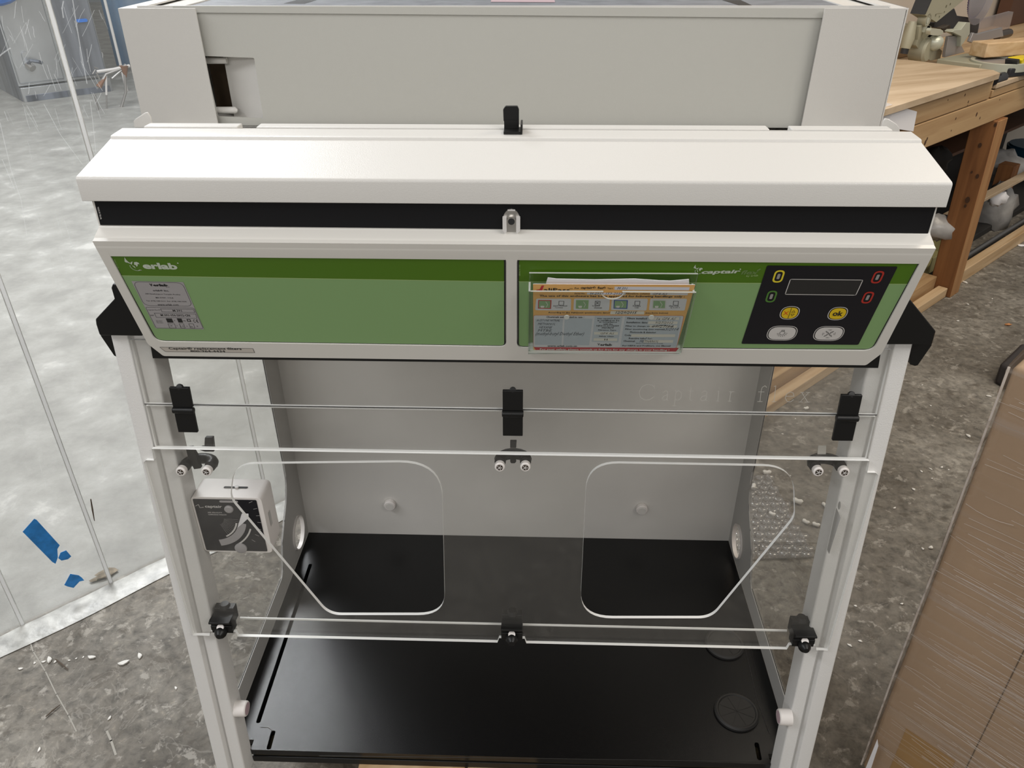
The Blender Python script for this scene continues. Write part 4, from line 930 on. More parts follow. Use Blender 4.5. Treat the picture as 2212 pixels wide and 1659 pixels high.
# ================================================================ strip curtain
PC = PL(RM(0, .665, 0), E1, (0, 0, 1))       # its plane, normal towards the hood
cur = thing('strip_curtain', RM(-.3, .665, 0), 'scratched clear vinyl strip curtain hanging left of the fume hood', 'strip curtain')
edges = [-2.35, -2.02, -1.70, -1.38]
e_px = [PC.px(45, 1340)[0], PC.px(232, 1240)[0], PC.px(570, 1055)[0]]
xD = PC.px(150, 180)[0]
eds = [e_px[0]-.60, e_px[0]-.30, e_px[0], e_px[1], e_px[2], e_px[2]+.31, xD, xD+.33, xD+.66, xD+.99]
eds = sorted(eds)
eds = [e for i, e in enumerate(eds) if i == 0 or e-eds[i-1] > .12]
rg = random.Random(3)
for i in range(len(eds)-1):
    a, b = eds[i]-.006, eds[i+1]+.006; n = 8; off = .004*(i % 2)
    vv = []; ff = []; rows = [(.004, 0), (.03, 0), (.4, .003), (1.0, -.003), (1.8, .002), (2.6, 0)]
    ph = rg.uniform(0, 6)
    for z, w in rows:
        for k in range(n+1):
            x = a+(b-a)*k/n; y = off+.004*math.sin(ph+k*.8+z*1.7)*min(1, z)
            vv.append(PC.P(x, z, y))
    for r in range(len(rows)-1):
        for k in range(n): o = r*(n+1)+k; ff.append((o, o+1, o+n+2, o+n+1))
    mb = MB(); mb.add(vv, ff, 'vinyl'); mb.build('vinyl_strip', cur, fix=False)
for e in eds[1:-1]:
    mb = MB(); mb.box((e-.0035, .004, .0062), (e+.0035, 2.6, .0095), 'seam', lambda x, z, y: PC.P(x, z, y)); mb.box((e-.0045, .004, .0062), (e-.0036, 2.6, .0095), 'hem', lambda x, z, y: PC.P(x, z, y)); mb.box((e+.0036, .004, .0062), (e+.0045, 2.6, .0095), 'hem', lambda x, z, y: PC.P(x, z, y)); mb.build('strip_overlap', cur, label='milky overlap of two strips')
# loose hems resting on the floor towards the hood
for i in range(len(eds)-1):
    a, b = eds[i], eds[i+1]; n = 6; vv = []; ff = []
    for d, z in ((.010, .004), (.025, .007), (.055, .005), (.072, .001)):
        for k in range(n+1): x = a+(b-a)*k/n; vv.append(PC.P(x, z+.002*math.sin(k*2.1+i)*(.5 if d < .05 else 0)+(.001), d+(.004*math.sin(x*14) if d > .04 else 0)))
    for r in range(3):
        for k in range(n): o = r*(n+1)+k; ff.append((o, o+n+1, o+n+2, o+1))
    mb = MB(); mb.add(vv, ff, 'hem'); mb.build('dusty_hem', cur, label='dusty hem lying on the floor')
# curved scratches in the vinyl
def scr(pts, w=.002, m='scratch'):
    mb = MB(); mb.line(PC, [PC.px(u, v_, .0106) for u, v_ in pts], w, .0106, m); return mb
rs = random.Random(11)
mb = MB()
mb.line(PC, [PC.px(u, v_, .0106) for u, v_ in ((157, 0), (168, 70), (180, 140), (188, 180))], .0016, .0106, 'scratch')
mb.line(PC, [PC.px(u, v_, .0106) for u, v_ in ((137, 3), (134, 18), (137, 38))], .002, .0106, 'scratch')
mb.line(PC, [PC.px(u, v_, .0106) for u, v_ in ((0, 120), (10, 112), (22, 104))], .002, .0106, 'scratch')
for k in range(60):
    u = rs.uniform(0, 225); w = rs.uniform(0, 250); l = rs.uniform(8, 60); s_ = rs.uniform(.1, .6)*(-1 if rs.random() < .25 else 1)
    p = [PC.px(u+s_*t*l+rs.uniform(-1, 1), w+t*l, .0106) for t in (0, .33, .66, 1)]
    if all(q[1] < 2.5 for q in p): mb.line(PC, p, rs.uniform(.0003, .0009), .0106, 'scratch')
for k in range(26):
    u = rs.uniform(0, 330); w = rs.uniform(260, 1000); l = rs.uniform(10, 70)
    if u > w*.25+150 or u > 150+ (w/6): continue
    p = [PC.px(u+.3*t*l+rs.uniform(-2, 2), w+t*l, .0106) for t in (0, .33, .66, 1)]; mb.line(PC, p, rs.uniform(.0004, .0009), .0106, 'scratch')
for pts in (((0, 265), (8, 300), (25, 372), (45, 430), (58, 510)), ((5, 345), (20, 380), (32, 410)), ((95, 225), (130, 290), (178, 355)), ((195, 220), (200, 260), (207, 330))):
    mb.line(PC, [PC.px(u, v_, .0106) for u, v_ in pts], .001, .0106, 'scratch')
mb.build('scratches', cur, label='pale scratches in the vinyl')['kind'] = 'stuff'

p = atz(219, 1232, FL); mb = MB(); mb.blob((0, 0, 0), (.026, .013, .005), 'dust', .4, 13, 5, 4); o = mb.build('dust_clump', sharp=60); q_ = RM(V((p.x, p.y, 0)).dot(E1), .695, .005); o.location = q_; o.rotation_euler = (0, 0, math.radians(44)); tag(o, 'brown dust clump on the floor just behind the curtain near the blue tape', 'dust clump')
# blue tape pieces stuck to the curtain
for pts, lab in (([(49, 1149), (74, 1121), (79, 1123), (129, 1178), (124, 1186), (125, 1204), (120, 1218), (113, 1214)], 'long torn strip of blue masking tape on the curtain'),
                 ([(126, 1206), (131, 1194), (143, 1189), (154, 1202), (147, 1208), (133, 1211)], 'tiny scrap of blue tape by the end of the long tape strip'),
                 ([(139, 1264), (152, 1240), (170, 1243), (177, 1248), (182, 1254), (172, 1256), (159, 1270), (146, 1267)], 'small crumpled blue tape scrap low on the curtain by the hem')):
    mb = MB(); mb.region(PC, [PC.L(pts, .012)], .0112, .012, 'tape'); tag(mb.build('masking_tape'), lab, 'tape', 'scraps of blue masking tape')

# ================================================================ beyond the curtain
def RP(u, w, e2): d = ray(u, w); P0 = E2*e2; return CAM+d*((P0-CAM).dot(E2)/d.dot(E2))
PK = PL(RM(0, 6.8, 0), E1, (0, 0, 1))
k0 = PK.px(52, 222); k1 = PK.px(244, 184)
cab = thing('steel_cabinet', RM(1.2, 7.1, 0), 'large stainless steel cabinet seen through the plastic curtain', 'cabinet')
fr = lambda x, y, z: RM(x, 6.8+y, z)
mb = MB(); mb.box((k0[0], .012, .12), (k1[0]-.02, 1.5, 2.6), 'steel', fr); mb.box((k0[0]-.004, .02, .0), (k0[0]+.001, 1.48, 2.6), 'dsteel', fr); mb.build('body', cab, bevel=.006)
xm = k0[0]+(k1[0]-k0[0])*.50
mb = MB(); mb.box((k0[0]+.01, -.012, .14), (xm-.01, .010, 2.55), 'steel', fr); d1 = mb.build('door', cab, bevel=.01)
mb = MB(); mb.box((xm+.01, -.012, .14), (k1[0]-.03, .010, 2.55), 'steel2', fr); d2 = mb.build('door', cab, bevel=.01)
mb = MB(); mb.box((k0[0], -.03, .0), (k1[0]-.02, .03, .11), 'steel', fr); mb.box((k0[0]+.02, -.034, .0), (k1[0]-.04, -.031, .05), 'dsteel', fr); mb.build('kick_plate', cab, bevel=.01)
c = PK.px(62, 128); mb = MB(); mb.region(PK, [rnd([PK.px(*p) for p in ((44, 113), (58, 109), (66, 140), (52, 142))], .02)], .02, .03, 'steel')
mb.tube([PK.P(*PK.px(57, 136), .05), PK.P(*PK.px(60, 128), .09), PK.P(*PK.px(75, 130), .10), PK.P(*PK.px(84, 133), .09)], .014, 'dsteel'); mb.tube([PK.P(*PK.px(58, 138), .03), PK.P(*PK.px(66, 146), .07)], .03, 'chrome'); mb.build('lever_handle', d1, label='chrome lever handle')
mb = MB(); mb.region(PK, [rnd([PK.px(*p, .03) for p in ((165, 42), (188, 40), (190, 47), (167, 49))], .012)], .013, .03, 'blue'); mb.build('door_pull', d2, label='blue oval door pull')
# blue sheet hanging right of the cabinet, pale pole before it
PB = PL(RM(0, 7.6, 0), E1, (0, 0, 1)); mb = MB(); L = [PB.px(*p) for p in ((252, 142), (330, 136), (300, -60), (224, -60))]
vv = []; n = 12
for z in (L[0][1], L[0][1]+.8, 2.7):
    for k in range(n+1): x = L[0][0]+(1.0)*k/n; vv.append(PB.P(x, z, .03*math.sin(k*1.9)))
for s_ in (0, .004):
    pass
ff = [(r*(n+1)+k, r*(n+1)+k+1, (r+1)*(n+1)+k+1, (r+1)*(n+1)+k) for r in range(2) for k in range(n)]
mb.add(vv, ff, 'bluet'); o = mb.build('hanging_sheet'); tag(o, 'blue plastic sheet hanging right of the steel cabinet', 'sheet')
sm = o.modifiers.new('thick', 'SOLIDIFY'); sm.thickness = .004
mb = MB(); a = PK.P(*PK.px(254, 146), .1); mb.tube([V((a.x, a.y, FL)), V((a.x, a.y, 2.6))], .012, 'keyw'); tag(mb.build('white_pole'), 'thin white pole standing right of the steel cabinet', 'pole')
# blue dome badge high on the left door
c = PK.px(-34, -80); A = PK.P(c[0], c[1], .0); mb = MB(); mb.tube([A+PK.n*.012, A+PK.n*.06, A+PK.n*.12, A+PK.n*.15], [.30, .28, .20, .08], 'blue', 30); mb.build('blue_dome', d1, label='round blue dome on the door')
# folding wire stand
def FLp(u, w, z=0): return atz(u, w, FL+z)
st = thing('folding_stand', FLp(250, 220), 'folded wire rack standing on the floor beyond the curtain', 'rack')
# verticals share a pixel column above floor points, in a plane through the feet
f0 = FLp(213, 238); f1 = FLp(300, 226); ax_ = (f1-f0).normalized(); PR = PL(f0, ax_, (0, 0, 1))
def pr(u, w, d=0): return PR.P(*PR.px(u, w, d), d)
def rod(pts, r=.009, nm='rod', m='rack'):
    mb = MB(); mb.tube([pr(*p) for p in pts], r, m, 8); mb.build(nm, st)
rod([(210, 238), (214, 242), (232, 240)]); rod([(205, 205), (212, 238)]); rod([(209, 155), (245, 150), (280, 142)], .012, 'top_rail', 'keyw')
rod([(213, 187), (229, 160), (262, 148), (272, 140)], .012, 'brace'); rod([(229, 160), (230, 205)], .008, 'rod', 'keyw'); rod([(230, 205), (231, 250)], .006)
rod([(262, 232), (272, 198), (268, 145)], .011, 'leg'); rod([(268, 147), (242, 170)], .009, 'brace'); rod([(208, 156), (222, 185), (210, 190)], .008)
rod([(213, 238), (262, 232), (300, 228)], .007, 'foot_rail'); rod([(215, 252), (265, 244), (300, 240)], .006, 'foot_rail'); rod([(200, 160), (206, 150), (203, 145), (212, 148)], .006)
mb = MB(); mb.tube([pr(267, 142), pr(272, 168)], [.035, .006], 'rust', 10); mb.build('rusty_foot', st, label='rusty conical end'); mb = MB(); mb.tube([pr(213, 188), pr(228, 165)], [.022, .010], 'rust', 8); mb.build('rusty_foot', st, label='rusty arm')

# ================================================================ workbench
fr0 = lambda x, y, z: RM(x, y, z)
F0 = .034                                     # front face of the bench (E2 coordinate)
wb = thing('workbench', RM(2.2, .3, 0), 'rough lumber workbench with plywood top behind the hood, right side', 'workbench')
def lum(lo, hi, m, nm, b=.003, lab=None): mb = MB(); mb.box(lo, hi, m, fr0); return mb.build(nm, wb, bevel=b, label=lab)
lum((.55, F0, .695), (4.6, F0+.04, .783), 'pine', 'lower_apron'); lum((.55, F0, .786), (2.24, F0+.04, .852), 'pine', 'upper_apron')
lum((2.26, F0, .786), (4.6, F0+.04, .812), 'pine', 'upper_apron')
mb = MB(); mb.region(PL(RM(0, 0, .857), E1, E2), [rnd([(.5, F0-.02), (2.215, F0-.02), (2.262, F0+.02), (2.262, .645), (.5, .645)], .004, 2)], 0, .018, 'ply'); mb.build('plywood_top', wb, label='weathered plywood top')
lum((2.264, F0+.001, .816), (4.6, .645, .834), 'pine2', 'lower_top', .002, 'paler lower board top'); lum((2.264, F0-.006, .816), (2.61, F0+.30, .835), 'ply', 'end_board')
lum((2.20, F0+.05, .786), (2.24, .62, .852), 'pine', 'cross_rail')
# leg: broad dark face, narrower edge
mb = MB(); A = [(2.375, .002), (2.458, .002), (2.458, .091), (2.375, .091)]; B = [(2.365, .020), (2.458, .020), (2.458, .109), (2.365, .109)]
vv = [RM(a, b, 0) for a, b in A]+[RM(a, b, .694) for a, b in B]
mb.add(vv, [(3, 2, 1, 0), (4, 5, 6, 7), (2, 3, 7, 6), (1, 2, 6, 5), (3, 0, 4, 7)], 'leg'); mb.add(vv, [(0, 1, 5, 4)], 'legside'); lg = mb.build('leg', wb, bevel=.003, label='dark stained front leg with pale edge')
lum((3.9, F0+.042, 0), (4.0, F0+.12, .76), 'leg', 'leg'); lum((3.9, .55, 0), (4.0, .64, .76), 'leg', 'leg'); lum((.6, .55, 0), (.7, .64, .76), 'leg', 'leg')
# floor runners
lum((.30, F0-.016, .0), (2.37, F0+.022, .040), 'pine2', 'floor_runner'); lum((.30, F0+.036, .0), (2.37, F0+.14, .075), 'pine', 'floor_runner'); lum((.30, F0+.0225, .0), (2.37, F0+.0355, .022), 'pine', 'floor_runner')
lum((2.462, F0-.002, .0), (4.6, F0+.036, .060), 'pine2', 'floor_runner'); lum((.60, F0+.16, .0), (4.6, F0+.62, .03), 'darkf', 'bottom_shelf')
mb = MB(); PW = PL(RM(0, F0, 0), E1, (0, 0, 1))
for u, w, r in ((2085, 205, 3), (2048, 216, 2), (2092, 220, 3), (2065, 256, 3), (2110, 247, 5), (2117, 255, 3), (1999, 308, 6), (2003, 300, 4), (2090, 228, 2), (2160, 215, 2), (2055, 282, 2)):
    p = PW.px(u, w, .0006); mb = MB(); mb.region(PW, [circ(p, r/1000*1.1, 10, r/1000*1.5)], None, .0006, 'knot'); mb.build('knot', wb)
PW2 = PL(RM(2.364, 0, 0), -E2, (0, 0, 1)); mb = MB()
for u, w, r in ((2117, 314, 5), (2150, 270, 4), (2111, 381, 5), (2090, 432, 7), (2099, 372, 3), (2085, 445, 4)): mb = MB(); mb.region(PW2, [circ(PW2.px(u, w, .0006), r/1000*1.2, 10, r/1000*1.8)], None, .0006, 'knot'); mb.build('knot', lg)
lum((2.75, .28, .44), (4.4, .56, .455), 'brown', 'middle_shelf')

# things stored under the bench
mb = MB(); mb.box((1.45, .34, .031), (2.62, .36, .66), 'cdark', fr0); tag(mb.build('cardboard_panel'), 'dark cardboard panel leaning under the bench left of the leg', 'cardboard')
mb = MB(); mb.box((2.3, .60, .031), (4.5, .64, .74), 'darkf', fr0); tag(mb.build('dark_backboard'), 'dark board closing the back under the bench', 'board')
def bagm(name, px, e2, rr, m, seed, lab, cat, base=None):
    c = RP(*px, e2); mb = MB(); mb.blob((0, 0, 0), rr, m, .22, 11, 8, seed); o = mb.build(name, sharp=60); o.location = c; tag(o, lab, cat); return o
bagm('plastic_bag', (2168, 360), .30, (.11, .09, .075), 'bagp', 2, 'crumpled clear plastic bag on the shelf right of the bench leg', 'bag')
bagm('cloth_bundle', (2150, 455), .22, (.09, .08, .13), 'bagp', 5, 'grey cloth bundle below the plastic bag under the bench', 'cloth')
bagm('white_rag', (2155, 428), .15, (.045, .03, .035), 'paper', 9, 'small white rag lying on the grey cloth bundle', 'rag')
bagm('paper_bundle', (2030, 490), .12, (.10, .06, .05), 'bagp', 4, 'grey paper bundle on the floor left of the bench leg', 'paper')
bagm('dark_sack', (2022, 345), .24, (.05, .05, .05), 'darkf', 6, 'dark rag in the shade under the bench left of the cardboard', 'rag')
a = RP(2192, 470, .38); mb = MB(); ba = V((a.x, a.y, FL+.031)); mb.tube([ba, ba+V((0, 0, .16)), ba+V((0, 0, .17)), ba+V((0, 0, .10))], [.13, .16, .15, .13], 'tub', 26); tag(mb.build('plastic_tub'), 'round dark blue plastic tub under the bench', 'tub')
cr_ = thing('cream_tray', RP(2120, 495, .10), 'cream plastic tray on edge right of the bench leg', 'tray'); 
a = RM(2.34, .15, .035); fr1 = lambda x, y, z: RM(2.48+x, .14+y, .032+z)
mb = MB(); mb.box((0, 0, 0), (.28, .006, .07), 'cream', fr1); mb.box((0, .14, 0), (.28, .146, .07), 'cream', fr1); mb.box((.274, .006, 0), (.28, .14, .07), 'cream', fr1); mb.box((0, .006, 0), (.274, .14, .006), 'cream', fr1); mb.build('tray_shell', cr_, bevel=.002)
cr2 = MB(); cr2.box((2.20, .20, .031), (2.34, .3, .06), 'cream', fr0); tag(cr2.build('cream_box', bevel=.003), 'flat cream box on the floor shelf left of the bench leg', 'box')
mb = MB(); mb.tube([RM(2.47, F0+.07, .043), RM(4.4, F0+.07, .043)], .011, 'pipe', 12); tag(mb.build('grey_pipe'), 'long grey pipe lying behind the floor runner of the bench', 'pipe')
mb = MB(); mb.tube([RM(2.40, .30, .60), RM(2.6, .28, .585), RM(2.85, .27, .62), RM(3.1, .26, .63)], .007, 'pipe', 10); tag(mb.build('hose'), 'thin grey hose hanging under the bench top', 'hose')
mb = MB(); mb.box((2.50, .12, .27), (3.4, .16, .285), 'ply', fr0); tag(mb.build('wood_offcut', bevel=.002), 'thin plywood offcut lying under the bench right of the leg', 'wood offcut')
mb = MB(); mb.box((3.38, .2, .031), (3.46, .27, .30), 'leg', fr0); tag(mb.build('wood_block', bevel=.002), 'dark wooden block standing under the bench at the right', 'wood block')

# dark brown board at the wall
mb = MB(); p = PL(RM(0, .60, 0), E1, (0, 0, 1)); a = p.px(2178, 5)[0]; mb.box((a, .58, .835), (a+1.8, .64, 1.9), 'brown', fr0); tag(mb.build('brown_cupboard', bevel=.003), 'dark brown cupboard at the top right behind the saw', 'cupboard')

# ================================================================ mitre saw on the low end of the bench
def SL_(e2): return PL(RM(0, e2, 0), E1, (0, 0, 1))
def Zw(X, Y): return (1900+X/7.09, Y/7.09)
saw = thing('miter_saw', RM(2.72, .25, .835), 'sage green mitre saw standing at the right end of the bench', 'saw')
def plate(nm, pts, e2, th, m, r=0, lab=None, bev=.002, par=None, holes=()):
    p = SL_(e2); mb = MB(); L = [p.px(*Zw(*q)) for q in pts]
    ar = sum(L[i-1][0]*L[i][1]-L[i][0]*L[i-1][1] for i in range(len(L)))
    if ar < 0: L = L[::-1]
    mb.region(p, [rnd(L, r, 3) if r else L]+[circ(p.px(*Zw(*h[:2])), h[2], 10) for h in holes], -th, 0, m); return mb.build(nm, par or saw, bevel=bev, label=lab)
q0 = atz(*Zw(1130, 900), FL+.875); q1 = atz(*Zw(1560, 990), FL+.875)
PT = PL((0, 0, FL+.872), E1, E2)
def top(*pts): return [PT.px(*Zw(*q)) for q in pts]
L = top((880, 900), (1320, 815), (1640, 850), (1830, 800), (2110, 795), (2110, 850), (1870, 930), (1560, 985)); ar = sum(L[i-1][0]*L[i][1]-L[i][0]*L[i-1][1] for i in range(len(L)))
mb = MB(); mb.region(PT, [L if ar > 0 else L[::-1]], -.030, 0, 'sage'); mb.build('base', saw, bevel=.004)
cT = V(PT.px(*Zw(1700, 880))); rT = .17
c2 = V(PT.px(*Zw(1640, 830))); cc = PT.P(cT.x, cT.y)
cen = V((0, 0)); a_ = V(PT.px(*Zw(2095, 905))); b_ = V(PT.px(*Zw(1580, 985))); cen = (a_+b_)/2+V((0, .0)); rT = (a_-b_).length/2
arc_ = [(cen.x+rT*math.cos(t), cen.y+rT*math.sin(t)*.9) for t in [2*math.pi*k/40 for k in range(40)]]
mb = MB(); mb.region(PT, [arc_, [(cen.x+(x-cen.x)*.86, cen.y+(y-cen.y)*.86) for x, y in arc_]], -.022, .006, 'sage2'); mb.region(PT, [[(cen.x+(x-cen.x)*.855, cen.y+(y-cen.y)*.855) for x, y in arc_]], -.006, .001, 'alu'); mb.build('turntable', saw, bevel=.003, label='pale turntable ring')
plate('fence', [(1000, 880), (1060, 560), (1180, 540), (1310, 800)], .30, .012, 'alu', lab='grey fence plate'); 
plate('fence', [(1380, 640), (1440, 500), (1500, 520), (1880, 420), (1900, 560), (1420, 660)], .30, .012, 'alu', lab='grey rear fence')
plate('guide_bracket', [(1240, 720), (1250, 560), (1110, 490), (1150, 455), (1250, 450), (1330, 340), (1390, 345), (1385, 520), (1300, 640)], .285, .03, 'sage2')
plate('pivot_body', [(590, 610), (620, 390), (680, 380), (790, 400), (830, 560), (870, 700), (960, 780), (930, 900), (780, 930), (700, 880), (560, 700)], .34, .07, 'sage', r=.006)
plate('lever', [(780, 470), (800, 430), (930, 445), (980, 475), (970, 520), (900, 548), (780, 535)], .30, .016, 'sage2', r=.008)
p = SL_(.33); c = V(p.px(*Zw(745, 310))); mb = MB()
mb.region(p, [circ(c, .022, 26), circ(c, .0155, 22)], -.03, 0, 'sage'); mb.region(p, [circ(c, .012, 20)], -.03, 0, 'sage2'); mb.region(p, [[(c.x-.005, c.y-.04), (c.x+.005, c.y-.04), (c.x+.005, c.y-.010), (c.x-.005, c.y-.010)]], -.02, 0, 'sage2'); mb.build('pivot_ring', saw)
p = SL_(.345); mb = MB()
c = p.px(*Zw(645, 760)); A = p.P(c[0], c[1], .02); mb.tube([A-p.n*.05, A-p.n*.0, A+p.n*.008], [.044, .044, .036], 'sage', 26); mb.build('bevel_disc', saw)
A = p.P(*p.px(*Zw(720, 640)), .03); mb = MB(); mb.blob(A, (.030, .028, .028), 'sage2', .05, 14, 8, 1); mb.build('bevel_dome', saw)
mb = MB(); A = p.P(*p.px(*Zw(525, 590)), -.02); mb.tube([A+E1*-.006-V((0, 0, .035)), A+V((0, 0, .0)), A+E1*.006+V((0, 0, .055))], [.017, .022, .014], 'sage', 14); mb.tube([A-V((0, 0, .034))-E1*.006, A-V((0, 0, .052))-E1*.007], .014, 'toolb', 14); mb.build('rear_knob', saw)
plate('arm', [(690, 225), (790, -10), (870, -180), (1450, -180), (1290, 0), (870, 340)], .33, .05, 'sage', holes=((1020, 108, .007), (1082, 72, .006), (992, 190, .005), (915, 262, .005), (858, 240, .006)))
plate('arm_edge', [(690, 225), (705, 220), (805, -10), (885, -180), (866, -180), (785, -10)], .325, .052, 'toolb', bev=0)
plate('motor_housing', [(830, 420), (840, 350), (1150, 130), (1190, 240), (1540, 290), (1520, 420), (1500, 520), (1370, 560), (1100, 470), (880, 430)], .37, .05, 'toolb')
plate('hinge_pin', [(940, 430), (1060, 380), (1090, 390), (1080, 480), (1000, 500)], .33, .02, 'dkmetal')
p = SL_(.36); c = V(p.px(*Zw(1540, -120))); rB = (V(p.px(*Zw(1540, 190)))-c).length
mb = MB(); th_ = []
for k in range(60):
    for d, rr in ((0, 1), (.35, 1), (.5, .965), (.9, .965)): t = 2*math.pi*(k+d)/60; th_.append((c.x+rB*rr*math.cos(t), c.y+rB*rr*math.sin(t)))
mb.region(p, [th_, circ(c, rB*.90, 50)], -.003, 0, 'teeth'); mb.region(p, [circ(c, rB*.899, 50)], -.003, 0, 'blade'); mb.build('saw_blade', saw, label='toothed blade with violet rim')
mb = MB(); arcg = [(c.x+rB*1.28*math.cos(t), c.y+rB*1.22*math.sin(t)) for t in [math.radians(a) for a in range(180, 361, 10)]]
mb.region(p, [arcg], .012, .016, 'guard'); mb.build('blade_guard', saw, label='cloudy plastic blade guard')
plate('splinter_shield', [(1500, 515), (1560, 285), (1980, 170), (2055, 180), (1985, 465), (1900, 470), (1700, 500)], .40, .004, 'guard', lab='cloudy plastic shield')
plate('carry_handle', [(2110, 795), (2115, 800), (2110, 890), (2085, 900), (2090, 800)], .12, .02, 'sage2')
mb = MB(); A = PT.P(*PT.px(*Zw(1830, 1075)), -.03); mb.tube([A+E1*-.03, A+E1*.06], .018, 'toolb', 12); mb.tube([A+V((0, 0, .02)), A], .012, 'toolb', 10); mb.build('clamp_knob', saw, label='black knob below the turntable')
# lumber piece on the saw
p = SL_(.20); La = p.px(*Zw(1365, 805)); Lb = p.px(*Zw(1615, 850)); 
pp = PL(RM(0, 0, .89), E1, E2); s0 = pp.px(*Zw(1365, 805)); s1 = pp.px(*Zw(1615, 850))
dirx = V((s0[0]-s1[0], s0[1]-s1[1])); wlen = dirx.length; dirx.normalize(); lng = V((-dirx.y, dirx.x)); lng = lng if lng.x > 0 else -lng
def bf(x, y, z): w_ = V(s1)+lng*x+dirx*y; return RM(w_.x, w_.y, .881+z)
mb = MB(); mb.box((0, 0, 0), (.9, wlen, .05), 'pine2', bf); tag(mb.build('timber_offcut', bevel=.004), 'pale planed timber lying across the mitre saw', 'timber')
mb = MB(); A = RP(*Zw(1800, 548), .33); mb.tube([A, A+E1*.13], .018, 'dkmetal', 10); tag(mb.build('steel_rod'), 'short dark metal rod behind the pale timber on the saw', 'rod')
mb = MB(); mb.box((2.50, .50, .835), (2.72, .60, .875), 'pine', fr0); tag(mb.build('wood_offcut', bevel=.002), 'brown wood offcut behind the mitre saw fence', 'wood offcut')
tm = thing('tape_measure', RP(2212, 150, .02), 'yellow tape measure at the right edge of the bench', 'tape measure')
p = SL_(.03); mb = MB(); mb.region(p, [rnd([p.px(2206, 160), p.px(2240, 165), p.px(2240, 122), p.px(2208, 127)], .01)], -.05, 0, 'ytape'); mb.build('case', tm, bevel=.003); mb = MB(); mb.region(p, [[p.px(2199, 155), p.px(2206, 156), p.px(2206, 128), p.px(2201, 131)]], -.045, -.005, 'toolb'); mb.build('clip', tm)
mb = MB(); mb.box((0, -.02, 0), (.5, .02, .03), 'toolb', lambda x, y, z: RM(2.40+x*.85, -.01+.07-x*.25+y, .836+z)); tag(mb.build('black_bar', bevel=.004), 'black flat bar tool lying before the mitre saw', 'tool')

# envelope on the bench front
pE = PL(RM(0, F0-.0045, 0), E1, (0, 0, 1)); mb = MB(); L = pE.L([(1915, 222), (1981, 241), (1973, 284), (1896, 272), (1900, 240)])
mb.region(pE, [L if sum(L[i-1][0]*L[i][1]-L[i][0]*L[i-1][1] for i in range(5)) > 0 else L[::-1]], -.002, 0, 'paper')
env = mb.build('envelope'); tag(env, 'white envelope with printed lines stuck on the front of the bench apron', 'envelope')
mb = MB()
for k in range(9): mb.seg(pE, pE.px(1908+k*2.6, 228+k*.7, .0003), pE.px(1906+k*2.6, 238+k*.7, .0003), .0009, .0003, 'sidegrey')
for k in range(3): mb.seg(pE, pE.px(1905, 246+k*3, .0003), pE.px(1926-k*3, 250+k*3, .0003), .0008, .0003, 'sidegrey')
mb.build('print', env)

# ================================================================ wrapped carton at the right
P = V((.603, -.481)); d1_ = V((.694, -.72)); d2_ = V((.72, .694))
def BF(x, y, z): w_ = P+d1_*x+d2_*y; return V((w_.x, w_.y, FL+z))
cb = thing('wrapped_carton', BF(.4, .3, 0), 'tall brown cardboard carton in stretch wrap right of the fume hood', 'carton')
mb = MB(); mb.box((-.0035, -.001, .10), (.62, .75, .885), 'board', BF); bx = mb.build('carton', cb, bevel=.006)
mb = MB(); mb.box((.035, -.0018, .10), (.11, -.0012, .245), 'btape', BF); mb.box((.125, -.0018, .10), (.1262, -.0012, .885), 'cdark', BF); mb.build('packing_tape', bx)
# film: rippled sheet round the carton
vv = []; ff = []; cols = 60; rows = 80; rg = random.Random(5)
path = [(-.004, .70)]+[(-.004, .70-.70*k/10) for k in range(1, 10)]+[(-.003, -.003)]+[(.625*k/46, -.004) for k in range(1, 47)]
for r in range(rows+1):
    z = .13+.76*r/rows
    for k, (x, y) in enumerate(path):
        rip = .0022*math.sin(r*1.9+k*.31+2*math.sin(k*.2))+.0012*rg.uniform(-1, 1)
        nx, ny = (-1, 0) if k < 10 else ((-.7, -.7) if k == 10 else (0, -1)); o_ = .004+abs(rip)
        vv.append(BF(x+nx*o_, y+ny*o_, z-(x if k > 10 else 0)*.0))
n = len(path)
for r in range(rows):
    for k in range(n-1): ff.append((r*n+k, r*n+k+1, (r+1)*n+k+1, (r+1)*n+k))
mb = MB(); mb.add(vv, ff, 'wrap'); mb.build('stretch_wrap', cb, label='creased clear stretch wrap', sharp=80)
mb = MB()
PX = PL(BF(0, -.0105, 0), (d1_.x, d1_.y, 0), (0, 0, 1))
for k in range(620):
    x = rg.uniform(-.004, .45); z = rg.uniform(.14, .86); l = rg.uniform(.05, .34); s_ = rg.uniform(-.10, .03); b_ = rg.uniform(-.006, .004)
    mb.line(PX, [(x+l*t, z+s_*l*t+b_*math.sin(math.pi*t)) for t in (0, .25, .5, .75, 1)], rg.uniform(.0003, .0009), 0, 'crease')
mb.build('wrap_creases', cb, label='pale creases in the wrap')['kind'] = 'stuff'
mb = MB(); mb.tube([BF(-.005, -.005, .11), BF(-.0065, -.006, .35), BF(-.005, -.005, .6), BF(-.006, -.006, .885)], .0016, 'crease', 8); mb.build('rolled_film_edge', cb)
mb = MB(); mb.box((.0, .0, .0), (.62, .75, .098), 'pine', BF); mb.build('pallet_base', cb, bevel=.003)
a = aty(1893, 1600, BF(0, 0, 0).y-.01); L = [BF(-.012, -.01, .16), BF(-.03, -.012, .13), BF(-.035, -.012, .08), BF(-.012, -.01, .09)]
mb = MB(); pE2 = PL(BF(-.004, -.02, 0), (d1_.x, d1_.y, 0), (0, 0, 1)); mb.region(pE2, [[pE2.px(1895, 1597), pE2.px(1868, 1664), pE2.px(1880, 1664), pE2.px(1897, 1612)]], -.0006, 0, 'paper'); mb.build('loose_label', cb, label='white paper corner sticking out')
